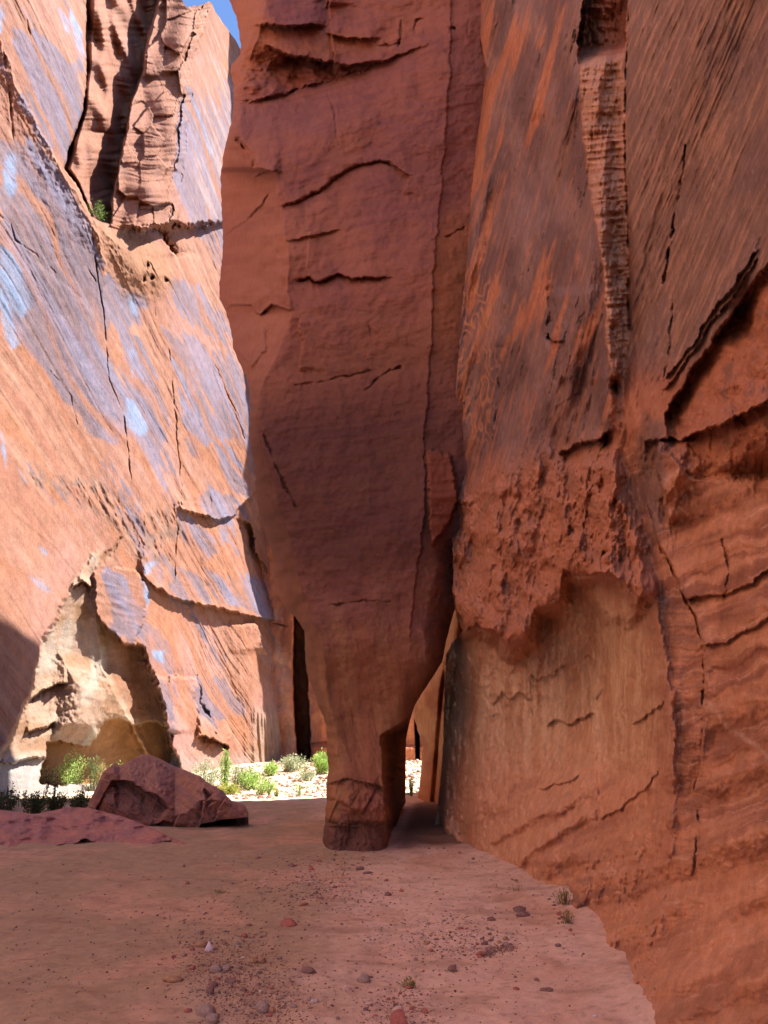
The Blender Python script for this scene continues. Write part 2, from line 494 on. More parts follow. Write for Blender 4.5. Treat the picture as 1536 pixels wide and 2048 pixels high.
    # undercut at the foot of the cliff
    und = [(92, 1486), (120, 1478), (150, 1492), (180, 1490), (200, 1470), (212, 1440), (240, 1436), (262, 1448), (318, 1446), (350, 1468), (345, 1500), (330, 1570), (80, 1570)]
    um = ss(-1.6, 1.6, sdpoly(A, B, und))
    h = h - um * (1.5 - 1.1 * ss(-6, 10, q) * ss(1400, 1420, V) * (1 - ss(1500, 1560, V) * 0))
    h = h + hstep(A, B, [(398, 1470), (415, 1474), (436, 1485), (455, 1492)], 0.5, 25, 0.5, 12, 1.5, 5)
    h = h + hstep(A, B, [(336, 1352), (360, 1354), (388, 1354)], -0.1, 20, -0.25, 50, 1.5, 6)
    h = h + vstep(A, B, [(314, 1355), (320, 1400), (328, 1460)], 0.5, 25, 0.0, 20, 1.5, 6)
    h = h + crack(A, B, [(395, 1350), (402, 1400), (430, 1470)], 2.5, 0.3)
    # fluted corner at the far end
    fl = ss(480, 520, A) * ss(1400, 1440, V)
    h = h + fl * 0.15 * ridged(s * 1.1, z * 0.12, 2, 181)
    P = left_base(U, V, h)
    # ---------------- colour
    c = np.tile(hexc('#cf8d67'), U.shape + (1,))
    c = mix(c, hexc('#c07c5a'), ss(-0.2, 0.4, st1) * .8)
    c = mix(c, hexc('#dda47e'), ss(0.05, 0.5, fbm(al * 0.15, ac * 2.2, 4, 201)) * 0.6)
    c = mix(c, hexc('#d99e86'), ss(0.0, 0.6, fbm(s * 0.15, z * 0.12, 3, 202)) * 0.7)
    # desert varnish: lavender grey patches with ragged edges along the bedding
    rag = 26 * fbm(al * 0.11, ac * 0.9, 4, 203) + 18 * fbm(s * 0.9, z * 0.9, 4, 204)
    va = np.zeros(U.shape, np.float32)
    lav = [
        [(30, 60), (110, 100), (160, 130), (168, 190), (150, 250), (128, 335), (92, 280), (56, 200)],
        [(0, 285), (50, 285), (78, 305), (130, 360), (168, 430), (196, 520), (206, 640), (215, 770), (248, 850), (235, 880), (190, 860), (120, 780), (60, 700), (0, 600)],
        [(215, 555), (240, 560), (290, 600), (280, 650), (240, 640), (216, 600)],
        [(345, 560), (380, 575), (440, 630), (468, 660), (430, 672), (390, 640), (352, 600)],
        [(330, 660), (400, 690), (470, 740), (502, 830), (500, 900), (440, 880), (385, 900), (360, 800)],
        [(250, 690), (285, 680), (300, 760), (330, 860), (300, 900), (256, 860)],
        [(362, 180), (440, 210), (470, 140), (460, 300), (445, 400), (440, 520), (400, 470), (350, 400), (352, 300)],
        [(395, 1000), (470, 985), (480, 1030), (430, 1032)], [(366, 1040), (440, 1075), (445, 1120), (400, 1110), (370, 1080)],
        [(360, 1140), (470, 1150), (540, 1190), (540, 1225), (440, 1205), (360, 1190)],
        [(215, 1150), (290, 1155), (290, 1230), (262, 1285), (225, 1258)],
        [(285, 1240), (330, 1290), (340, 1340), (300, 1320)], [(400, 1360), (440, 1370), (480, 1420), (440, 1440), (405, 1420)],
        [(325, 1370), (345, 1370), (345, 1460), (330, 1460)], [(420, 850), (500, 930), (500, 990), (450, 960)],
    ]
    vb = np.zeros(U.shape, np.float32)
    for p in lav:
        vb = np.maximum(vb, ss(-30, 18, sdpoly(U, V, p)))
    vn = 0.75 * fbm(al * 0.045, ac * 0.42, 5, 203) + 0.45 * fbm(al * 0.16, ac * 1.6, 4, 204) + 0.2 * fbm(s * 1.2, z * 1.2, 3, 206)
    va = ss(-0.05, 0.10, vn + 0.85 * vb - 0.36) * (1 - am * (1 - ss(-2, 2, sb)))
    va = va * (0.72 + 0.28 * ss(-.3, .3, fbm(al * 0.12, ac * 3.0, 3, 205)))
    rag = 26 * fbm(al * 0.11, ac * 0.9, 4, 203) + 14 * fbm(s * 0.9, z * 0.9, 4, 204)
    lavc = mix(np.tile(hexc('#8c7a7c'), U.shape + (1,)), hexc('#9d949f'), ss(-0.3, 0.4, fbm(al * 0.1, ac * 0.6, 3, 207)))
    lavc = mix(lavc, hexc('#a4837c'), ss(0.1, 0.6, fbm(al * .2, ac * 1.4, 3, 208)) * 0.6)
    lavc = mix(lavc, hexc('#b59a98'), ss(330, 420, U) * 0.5 * (1 - ss(650, 800, V)))
    c = lerp(c, lavc, va[..., None] * 0.92)
    # pale bluish streaks running down
    bl_ = np.zeros(U.shape, np.float32)
    for p in ([(8, 300), (32, 310), (34, 370), (20, 410), (6, 380)], [(0, 430), (18, 470), (34, 500), (30, 480), (8, 400)], [(0, 490), (40, 540), (60, 610), (42, 640), (10, 590), (0, 560)],
              [(0, 560), (20, 620), (40, 690), (22, 700), (0, 640)], [(252, 585), (266, 585), (272, 630), (258, 640)], [(256, 700), (266, 700), (276, 760), (258, 760)],
              [(256, 780), (272, 790), (300, 860), (280, 870), (252, 850)], [(28, 930), (44, 940), (62, 972), (44, 968)], [(76, 1092), (95, 1100), (98, 1115), (82, 1110)], [(48, 1138), (100, 1180), (98, 1190), (60, 1162)],
              [(282, 1135), (296, 1120), (312, 1125), (306, 1145), (290, 1152)], [(300, 1300), (330, 1300), (325, 1325), (305, 1318)], [(0, 860), (12, 900), (20, 940), (6, 950)],
              [(385, 190), (400, 210), (430, 300), (420, 310)], [(0, 10), (8, 30), (4, 60), (-5, 60)], [(140, 20), (160, 60), (166, 120), (150, 90)],
              [(240, 70), (266, 60), (270, 120), (255, 160), (238, 130)], [(120, 20), (135, 40), (140, 90), (126, 60)], [(290, 1170), (300, 1165), (298, 1220), (288, 1225)]):
        bl_ = np.maximum(bl_, ss(-5, 5, sdpoly(U, V, p) + 0.5 * rag - 2))
    c = mix(c, hexc('#a9bed0'), bl_ * (0.45 + 0.35 * ss(-.3, .3, st1)))
    # orange seams along cracks and edges of varnish
    sm = ss(0.55, 0.85, ridged(al * 0.05, ac * 0.45 + warp * 2, 2, 209)) * 0.8
    c = mix(c, hexc('#cd8457'), sm * (1 - bl_) * (1 - am))
    c = mix(c, hexc('#9a7d68'), bmk * ss(-.2, .4, fbm(s * 1.4, z * 1.2, 3, 210)) * 0.7)
    c = mix(c, hexc('#c98a5c'), ss(-8, 20, sdm) * 0.9)
    c = mix(c, hexc('#d08a62'), np.maximum(recm, bm * (U < br)) * 0.85)
    c = mix(c, hexc('#b0765a'), np.maximum(recm, bm * (U < br)) * ss(0.0, .5, fbm(s * .5, z * .5, 3, 212)) * .6)
    c = mix(c, hexc('#d8b49e'), ss(10, 60, U - br) * bm * ss(0.0, 0.5, fbm(al * 0.2, ac * 1.5, 3, 211)) * 0.7)
    # cream, freshly broken alcove rock
    cr = np.tile(hexc('#d8aa82'), U.shape + (1,))
    cr = mix(cr, hexc('#c08e62'), ss(-0.1, 0.5, fbm(s * 0.4 + z * .3, z * 1.6, 4, 213)))
    cr = mix(cr, hexc('#dcc6a2'), ss(0.0, 0.5, fbm(s * 0.7, z * 0.5, 3, 214)) * 0.7)
    cr = mix(cr, hexc('#a8683f'), ss(0, 16, q) * (1 - ss(1420, 1460, V)) * 0.7)  # shade of the hollow right of the rib put into the brown
    cr = mix(cr, hexc('#c7874a'), um * 0.9)  # bounce glow inside the undercut painted as orange
    cr = mix(cr, hexc('#d9c9b0'), ss(1500, 1540, V) * (1 - um))
    c = lerp(c, cr, (am * (1 - ss(-2, 2, sb)))[..., None])
    c = mix(c, hexc('#cbb097'), ss(1490, 1530, V) * (1 - am) * 0.6)
    c = mix(c, hexc('#c9a37e'), fl * ss(0, 0.5, ridged(s * 1.1, z * 0.12, 2, 181)) * 0.7)
    c = c * np.array([.405, .435, .54], np.float32)
    parts = [grid_part(P, c)]
    # the same wall carried on towards and behind the camera, out of frame
    yy = np.linspace(-40, 21.5, 60); zz = np.linspace(-1, 46, 50)
    YY, ZZ = np.meshgrid(yy, zz)
    XX = -11.8 - 0.10 * ZZ + LT[0] / LT[1] * (YY - 24) * 0.25 + 0.8 * fbm(YY * 0.12, ZZ * 0.12, 3, 220) - 0.6
    cc = mix(np.tile(hexc('#c98a66'), YY.shape + (1,)), hexc('#a4928f'), ss(-0.1, 0.3, fbm(YY * 0.1, ZZ * 0.06, 3, 221)))
    parts.append(grid_part(np.stack([XX, YY, ZZ], -1), cc))
    return tag(mesh_from('cliff', parts, M_LEFT), kind='structure')


build_left()


# ------------------------------------------------------------------ shaded back wall of the bend
def build_back():
    nc, nr = int(240 * Q), int(560 * Q)
    u = np.linspace(500, 940, nc); v = np.linspace(-250, 1560, nr)
    v = np.concatenate([np.linspace(-250, 1080, 120), np.linspace(1085, 1580, nr)])
    U, V = np.meshgrid(u, v)
    dx, dy, dz = ray(U, V)
    t = 45.5 / dy
    X, Z = dx * t, EYE + dz * t
    h = 0.8 * fbm(X * 0.3, Z * 0.12, 4, 301) + 0.25 * fbm(X * 1.2, Z * 0.8, 4, 302)
    xl = np.interp(V, [1000, 1250, 1320, 1420, 1509], [588, 590, 588, 590, 597]); xr = np.interp(V, [1000, 1260, 1353, 1420, 1490, 1560], [606, 610, 614, 617, 621, 621])
    xl = xl + 3 * noise(V / 30, V * 0, 305); xr = xr + 3 * noise(V / 25, V * 0 + 7, 306)
    sl = ss(-3, 2, U - xl) * (1 - ss(-1, 2, U - xr))
    h = h - 7 * sl
    h = h + 0.9 * ss(2, 30, U - xr) + 1.2 * (1 - ss(0, 30, xl - U)) * 0.4
    h = h + hstep(U, V, [(612, 1490), (640, 1484), (700, 1480)], 0.0, 5, 0.5, 5) + 0.5 * ss(1488, 1496, V) * ss(618, 622, U)
    h = h + crack(U, V, [(540, 1244), (575, 1253)], 1.6, 0.4)
    h = h - 6 * ss(2, 6, U - np.interp(V, [1400, 1520], [824, 829])) * (1 - ss(836, 840, U))
    t2 = (45.5 - h) / dy
    P = np.stack([dx * t2, dy * t2, EYE + dz * t2], -1)
    c = np.tile(hexc('#a96a4c'), U.shape + (1,))
    c = mix(c, hexc('#8a5a4a'), ss(-0.2, 0.4, fbm(X * 1.5, Z * 0.2, 4, 310)) * 0.8)
    c = mix(c, hexc('#b97b58'), ss(0.1, 0.5, fbm(X * 0.8, Z * 0.8, 4, 311)) * 0.6)
    return tag(mesh_from('cliff_end', [grid_part(P, c)], M_LEFT), kind='structure')


build_back()

# ------------------------------------------------------------------ leaning slab (the fin) with its narrow foot
FL = [(-260, 430), (-40, 450), (0, 458), (34, 473), (91, 482), (110, 480), (130, 463), (142, 461), (170, 467), (211, 467), (234, 465), (302, 448), (351, 441), (415, 443),
      (464, 446), (510, 445), (566, 439), (597, 439), (615, 448), (649, 460), (698, 467), (713, 473), (756, 494), (786, 500), (893, 500), (949, 511), (979, 511), (1018, 516),
      (1070, 533), (1117, 548), (1150, 546), (1187, 553), (1214, 568), (1235, 592), (1262, 609), (1285, 610), (1312, 610), (1346, 614), (1387, 629), (1414, 637), (1431, 646),
      (1455, 653), (1502, 654), (1546, 657), (1560, 653), (1600, 653), (1640, 650), (1660, 648), (1680, 645), (1693, 648), (1740, 650)]
FR = [(-260, 1010), (0, 1010), (400, 1000), (800, 985), (1000, 965), (1100, 950), (1180, 930), (1215, 911), (1240, 903), (1280, 893), (1325, 884), (1350, 868), (1380, 848), (1410, 830), (1440, 820),
      (1480, 812), (1540, 811), (1590, 811), (1604, 812), (1625, 800), (1660, 790), (1740, 790)]


def build_fin():
    nr, nf, nb = int(1150 * Q), int(330 * Q), 40
    v = np.linspace(-260, 1735, nr)
    xl = np.interp(v, [p[0] for p in FL], [p[1] for p in FL]) + 1.6 * noise(v / 14, v * 0, 401)
    xr = np.interp(v, [p[0] for p in FR], [p[1] for p in FR]) + 1.2 * noise(v / 22, v * 0 + 5, 402)
    t = np.linspace(0, 1, nf)
    t = 0.5 - 0.5 * np.cos(np.pi * (0.15 + 0.7 * t)); t = (t - t[0]) / (t[-1] - t[0])
    U = xl[:, None] + (xr - xl)[:, None] * t[None, :]
    V = np.repeat(v[:, None], nf, 1)
    dx, dy, dz = ray(U, V)
    # base plane of the face: slightly overhanging, turned a little to the left
    nrm = np.array([-0.16, -1.0, -0.03]); p0 = np.array([-0.9, 13.9, 0.0])
    n0 = nrm @ (p0 - np.array([0, 0, EYE]))
    den = nrm[0] * dx + nrm[1] * dy + nrm[2] * dz
    t0 = n0 / den
    X, Z = dx * t0, EYE + dz * t0
    ju = 5 * fbm(U / 40, V / 40, 3, 411) + 2 * fbm(U / 9, V / 9, 2, 412)
    jv = 5 * fbm(U / 40, V / 40, 3, 413) + 2 * fbm(U / 9, V / 9, 2, 414)
    A, B = U + ju, V + jv
    h = 0.30 * fbm(X * 0.35, Z * 0.3, 3, 420) + 0.05 * fbm(X * 2.0, Z * 2.0, 4, 421)
    bed = Z - 0.16 * X + 0.3 * fbm(X * 0.2, Z * 0.2, 2, 422)
    h = h + 0.012 * ridged(X * 0.25, bed * 3.2, 3, 423) * ss(1300, 1150, V)
    # left facet: from the crease back to the silhouette
    cv = [-260, 0, 60, 210, 272, 300, 335, 345, 395, 450, 530, 590, 625, 700, 760, 830, 880, 980, 1080, 1140, 1215, 1290, 1330, 1450, 1560, 1700]
    cx = [520, 530, 520, 470, 476, 500, 520, 553, 562, 570, 578, 574, 582, 560, 528, 514, 520, 552, 580, 592, 618, 640, 652, 656, 660, 655]
    cr = np.interp(B, cv, cx)
    a = np.clip(np.interp(V, cv, cx) - U - 5 * fbm(U / 45, V / 45, 2, 411), 0, None)
    rec = np.interp(V, [-260, 0, 230, 300, 600, 700, 760, 900, 1090, 1160, 1250, 1300, 1450, 1560, 1740], [.02, .03, .015, .028, .022, .02, .035, .03, .04, .05, .05, .05, .02, .02, .02])
    h = h - rec * a - 0.0003 * a * a
    # rounding at the silhouette
    el = np.clip(U - xl[:, None], 0, None)
    h = h - 0.9 * np.exp(-el / 6.0)
    # notches and facets on the left part
    h = h + crack(A, B, [(476, 280), (500, 300), (508, 330)], 4, 0.25)
    h = h + hstep(A, B, [(512, 352), (530, 342), (557, 338)], 0.30, 26, 0.26, 18, 2, 10)
    h = h + hstep(A, B, [(455, 470), (490, 440), (520, 410), (535, 388)], 0.20, 14, 0.10, 22, 3, 8)
    h = h + hstep(A, B, [(455, 615), (480, 608), (505, 610), (522, 632), (545, 608), (575, 622)], 0.26, 40, 0.28, 16, 2.5, 12)
    h = h + 0.25 * poly(A, B, [(470, 650), (530, 655), (532, 700), (500, 735), (474, 700)], 4)
    f1, f2, idd = worley(X * 0.9, Z * 0.7, 431)
    h = h + 0.16 * (idd - .5) * ss(0, .3, f2 - f1) * ss(4, 14, a) + ss(2, 16, a) * (0.16 * fbm(X * 1.1 + .6 * Z, Z * .8 - .3 * X, 4, 432) + 0.10 * ridged(X * .7 + .5 * Z, Z * .35, 3, 433)) * ss(1300, 1150, V)
    h = h + 0.025 * fbm(X * 5, Z * 5, 4, 434) + 0.05 * fbm(X * .9, Z * .5, 4, 435)
    # cap: blocky ledges along the top
    cap = [(440, 212), (470, 204), (530, 197), (580, 185), (612, 172), (672, 158), (722, 143), (797, 108), (892, 80), (960, 60)]
    h = h + hstep(A, B, cap, 0.0, 60, 0.55, 45, 2.5, 6) * (1 - ss(640, 900, U))
    yc = np.interp(U, [p[0] for p in cap], [p[1] for p in cap])
    inc = ss(-2, 2, yc - B)
    low = inc * ss(120, 60, yc - B)
    capm = 1 - ss(640, 860, U)
    h = h - capm * low * (0.55 + 0.5 * fbm(X * 0.9, Z * 1.2, 4, 441)) * ss(-1, 6, B - np.interp(U, [460, 520, 545, 590, 660, 700, 760], [100, 60, 95, 112, 122, 130, 120]))
    h = h + hstep(A, B, [(540, 92), (570, 106), (600, 114), (640, 121), (668, 126)], 0.28, 30, 0.2, 16, 1.6, 16)
    h = h + hstep(A, B, [(660, 70), (700, 76), (752, 78)], 0.18, 30, 0.12, 16, 1.6, 18)
    h = h + vstep(A, B, [(662, -10), (656, 40), (664, 80), (668, 140)], 0.2, 60, 0.1, 30, 1.5, 8)
    h = h + vstep(A, B, [(655, -30), (652, 10)], 0.4, 30, 0.2, 30, 2, 6)
    h = h + hstep(A, B, [(520, 48), (560, 52), (640, 50)], 0.35, 60, 0.15, 20, 2, 18)
    h = h + crack(A, B, [(760, 92), (800, 86)], 2, 0.12) + crack(A, B, [(895, 55), (910, 58)], 2, 0.15) + crack(A, B, [(800, 90), (803, 40)], 2, 0.12) + crack(A, B, [(935, 70), (938, 40)], 2, 0.12)
    h = h + crack(A, B, [(830, 70), (835, 40), (850, 36)], 1.8, 0.08)
    # arched scar with a shallow overhang
    arc = [(566, 411), (590, 404), (610, 396), (640, 381), (665, 360), (692, 340), (722, 328), (760, 322), (786, 331), (815, 347)]
    h = h + hstep(A, B, arc, 0.05, 120, 0.12, 26, 1.6, 22) + crack(A, B, arc[:-1], 3.0, 0.10)
    h = h + vstep(A, B, [(817, 347), (808, 390)], 0.08, 30, 0.05, 30, 1.5, 6)
    h = h + hstep(A, B, [(582, 482), (615, 473), (677, 462)], 0.04, 40, 0.10, 14, 1.4, 22)
    h = h + vstep(A, B, [(612, 400), (615, 480), (612, 540), (618, 560)], 0.04, 60, 0.02, 30, 1.5, 8)
    sc2 = [(600, 560), (620, 555), (630, 566), (650, 560), (676, 548), (700, 557), (724, 556), (770, 553)]
    h = h + hstep(A, B, sc2, 0.05, 60, 0.24, 13, 1.6, 20) + crack(A, B, sc2, 2.2, 0.12)
    h = h + crack(A, B, [(655, 180), (668, 220), (676, 290)], 2, 0.06)
    h = h + crack(A, B, [(590, 770), (640, 765), (700, 750), (740, 740)], 2.2, 0.10) + crack(A, B, [(735, 780), (752, 760), (780, 738), (800, 732)], 2.0, 0.14)
    h = h + crack(A, B, [(528, 870), (560, 950), (590, 1015)], 2, 0.10) + crack(A, B, [(735, 620), (745, 680)], 1.5, 0.06)
    h = h + crack(A, B, [(640, 1215), (690, 1208), (730, 1200), (780, 1205)], 1.8, 0.10)
    h = h + vstep(A, B, [(600, 640), (604, 680), (598, 740)], 0.12, 70, 0.06, 30, 2, 8)
    # right strip: stepped back facet along the wall
    sv = [-260, 150, 220, 300, 400, 500, 600, 700, 760, 850, 905, 1000, 1060, 1150, 1230]
    sx = [905, 900, 893, 889, 880, 872, 866, 862, 856, 850, 848, 852, 845, 833, 822]
    xs = np.interp(B, sv, sx)
    k = ss(-1.5, 2.5, A - xs) * (1 - ss(1215, 1330, V))
    h = h - k * (0.10 + 0.004 * np.clip(A - xs, 0, 80))
    blk = [(852, 900), (880, 905), (904, 912), (915, 1000), (900, 1040), (880, 1070), (862, 1090), (858, 1000)]
    h = h + 0.45 * poly(A, B, blk, 3)
    h = h + 0.05 * ridged(X * 0.3, Z * 3.5, 2, 451) * poly(A, B, blk, 6)
    h = h - 0.9 * ss(0, 60, A - np.interp(V, [1000, 1080, 1160, 1230], [905, 872, 862, 850])) * ss(1050, 1130, V) * (1 - ss(1300, 1400, V))
    h = h + crack(A, B, [(868, 480), (895, 472), (930, 455)], 2, 0.12)
    # lower body: rounded belly, narrowing leg, inner flank receding towards the hole
    fl = np.interp(V, [1180, 1300, 1400, 1430, 1470, 1500, 1600, 1690, 1740], [905, 868, 838, 826, 758, 762, 768, 774, 776])
    w = ss(1180, 1300, V)
    f_ = np.clip(A - fl, 0, None)
    h = h - w * f_ * np.interp(V, [1180, 1300, 1430, 1470, 1560, 1740], [.01, .03, .06, .10, .16, .16])
    rr = np.clip(xr[:, None] - U, 0, None)
    h = h - w * 0.8 * np.exp(-rr / 18.0)
    h = h - 1.0 * ss(1240, 1480, V) * (1 - ss(1500, 1640, V)) * 0.5
    # long shallow flutes on the belly
    h = h + w * 0.12 * ridged((X + 0.25 * Z) * 1.3, Z * 0.28, 4, 461) * (1 - ss(1500, 1560, V))
    # the foot: fractured, rough, slightly wider
    ft = ss(1540, 1570, V)
    f1, f2, idd = worley(X * 2.2, Z * 2.6, 465)
    h = h + ft * (0.24 + 0.24 * (idd - .5) * ss(0, .14, f2 - f1) + 0.2 * fbm(X * 2.5, Z * 2.5, 5, 466))
    h = h + hstep(A, B, [(640, 1640), (680, 1650), (780, 1640)], 0.0, 20, 0.10, 25, 2.5, 8) * 1.0
    h = h + hstep(A, B, [(650, 1570), (690, 1558), (740, 1566), (775, 1580)], 0.12, 30, 0.08, 15, 2, 6)
    t1 = (n0 - 0 + 0) / den - h / np.maximum(-den, 0.3)
    t1 = np.maximum(t1, 3)
    P = np.stack([dx * t1, dy * t1, EYE + dz * t1], -1)
    # back of the body
    tb = np.linspace(0, 1, nb)[1:-1]
    Ub = xr[:, None] + (xl - xr)[:, None] * tb[None, :]
    Vb = np.repeat(v[:, None], nb - 2, 1)
    bx, by, bz = ray(Ub, Vb)
    tl, tr = t1[:, :1], t1[:, -1:]
    tk = np.interp(v, [-260, 1000, 1300, 1450, 1740], [3.6, 3.6, 4, 4.0, 3.0])[:, None]
    tbk = tr + (tl - tr) * tb[None, :] + tk * np.sin(np.pi * tb[None, :]) ** 0.6 + 0.5 * fbm(Ub / 50, Vb / 50, 3, 470)
    PB = np.stack([bx * tbk, by * tbk, EYE + bz * tbk], -1)
    # ---------------- colour
    c = np.tile(hexc('#9c5f50'), U.shape + (1,))
    c = mix(c, hexc('#8a5450'), ss(-0.2, 0.4, fbm(X * 0.25, Z * 0.18, 4, 480)))
    c = mix(c, hexc('#aa6a52'), ss(-0.1, 0.5, fbm(X * 0.3, bed * 0.5, 4, 481)) * 0.6)
    c = mix(c, hexc('#7b4a45'), poly(A, B, [(500, 800), (850, 830), (850, 1050), (820, 1130), (600, 1140), (520, 960)], 60) * 0.65)  # dark middle of the face, part of its painted light falloff
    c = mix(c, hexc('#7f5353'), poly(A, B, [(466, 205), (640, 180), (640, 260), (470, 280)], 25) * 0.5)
    c = mix(c, hexc('#b06f50'), ss(.2, .7, ridged(X * 0.2, bed * 4, 3, 482)) * 0.18)
    c = mix(c, hexc('#a4623f'), k * ss(380, 480, V) * (1 - ss(620, 760, V)) * 0.8)
    c = mix(c, hexc('#b5664a'), poly(A, B, blk, 4) * 0.9)
    c = mix(c, hexc('#a96747'), inc * capm * ss(-.2, .4, fbm(X * 0.8, Z * 0.8, 4, 483)) * 0.7)
    lowc = mix(np.tile(hexc('#a5694a'), U.shape + (1,)), hexc('#8d6045'), ss(-.2, .4, fbm(X * 1.2, Z * 0.3, 4, 484)))
    lowc = mix(lowc, hexc('#c4905f'), ss(0.05, .4, fbm(X * 2.2 + Z * .35, Z * 0.25, 4, 485)) * 0.42)
    lowc = mix(lowc, hexc('#7c4f38'), ss(0.1, .45, fbm(X * 2.6 + Z * .4 + 5, Z * 0.3, 4, 487)) * 0.35)
    c = lerp(c, lowc, ss(1110, 1360, V + 14 * ju)[..., None] * 0.85)
    c = mix(c, hexc('#93584a'), ft * ss(-.2, .3, fbm(X * 2, Z * 2, 4, 486)) * 0.7)
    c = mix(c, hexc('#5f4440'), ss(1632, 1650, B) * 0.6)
    c = c * np.array([.80, .86, .83], np.float32) * (1 - .46 * ss(540, 900, V + .3 * (U - 700) + 60 * fbm(X * .4, Z * .3, 3, 488)) * (1 - ss(1080, 1260, V - 30 * np.sin((U - 600) / 80.0) + 25 * fbm(X, Z, 3, 489))))[..., None]  # weaker light on the middle of the face painted in as darkening
    cb = np.tile(hexc('#9c5f4a'), Ub.shape + (1,))
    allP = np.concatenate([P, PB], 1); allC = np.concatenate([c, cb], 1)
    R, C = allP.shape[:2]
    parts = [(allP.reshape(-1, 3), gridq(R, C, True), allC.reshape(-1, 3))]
    # lid out of frame at the top
    top = allP[0]; ctr = top.mean(0)
    n = len(top)
    vv = np.concatenate([top, ctr[None] + np.array([[0, 0, 2.0]])]).astype(np.float32)
    qq = np.array([(i, (i + 1) % n, n, n) for i in range(0, n)], np.int32)
    ring = np.stack([top, ctr + (top - ctr) * 0.5 + np.array([0, 0, 1.5]), ctr + (top - ctr) * 0.02 + np.array([0, 0, 2])], 0)
    parts.append((ring.reshape(-1, 3), gridq(3, n, True), hexc('#9c5f4a')))
    ob = mesh_from('leaning_slab', parts, M_FIN)
    return tag(ob, 'huge brown sandstone slab standing on a narrow foot and leaning against the right wall', 'rock slab')


build_fin()

# ------------------------------------------------------------------ right wall (in shade, close to the camera)
WL = [(-420, 960), (0, 954), (72, 960), (140, 973), (189, 964), (245, 956), (321, 949), (378, 943), (434, 939), (510, 934), (563, 930), (590, 926), (642, 920), (699, 918),
      (780, 911), (850, 908), (900, 905), (950, 904), (1000, 903), (1020, 905), (1100, 905), (1150, 907), (1185, 905), (1215, 909), (1240, 915), (1262, 926), (1285, 905), (1310, 892), (1400, 888), (1500, 886), (1570, 880), (1620, 874), (1680, 868), (1720, 860), (2400, 850)]


def wall_x(y, z):
    fx = np.linspace(-40, 45, 1700)
    fy = np.interp(fx, [-30, 0, 3, 5.4, 7, 9.3, 11.9, 15, 20, 40], [2.2, 1.7, 1.62, 1.60, 1.86, 2.08, 1.72, 1.2, 1.0, 1.0])
    kk = np.hanning(33); fy = np.convolve(np.pad(fy, 16, mode='edge'), kk / kk.sum(), 'valid')
    f = np.interp(y, fx, fy)
    zz = np.clip(z, 0, None)
    fs = np.convolve(np.pad(np.interp(fx, [-30, 0, 5, 9, 11.5, 13.5, 15, 20, 45], [2.3, 2.2, 2.25, 2.3, 1.85, 1.35, 1.15, 1.0, 1.0]), 24, mode='edge'), np.hanning(49) / np.hanning(49).sum(), 'valid')
    f = lerp(f, np.interp(y, fx, fs), 1 - np.exp(-np.clip(z, 0, None) / 0.75))
    ln = np.where(zz < 12, 0.0045 * zz * zz, 0.648 + 0.1 * (zz - 12))
    return f + 1.6 * np.tanh(ln / 1.6)


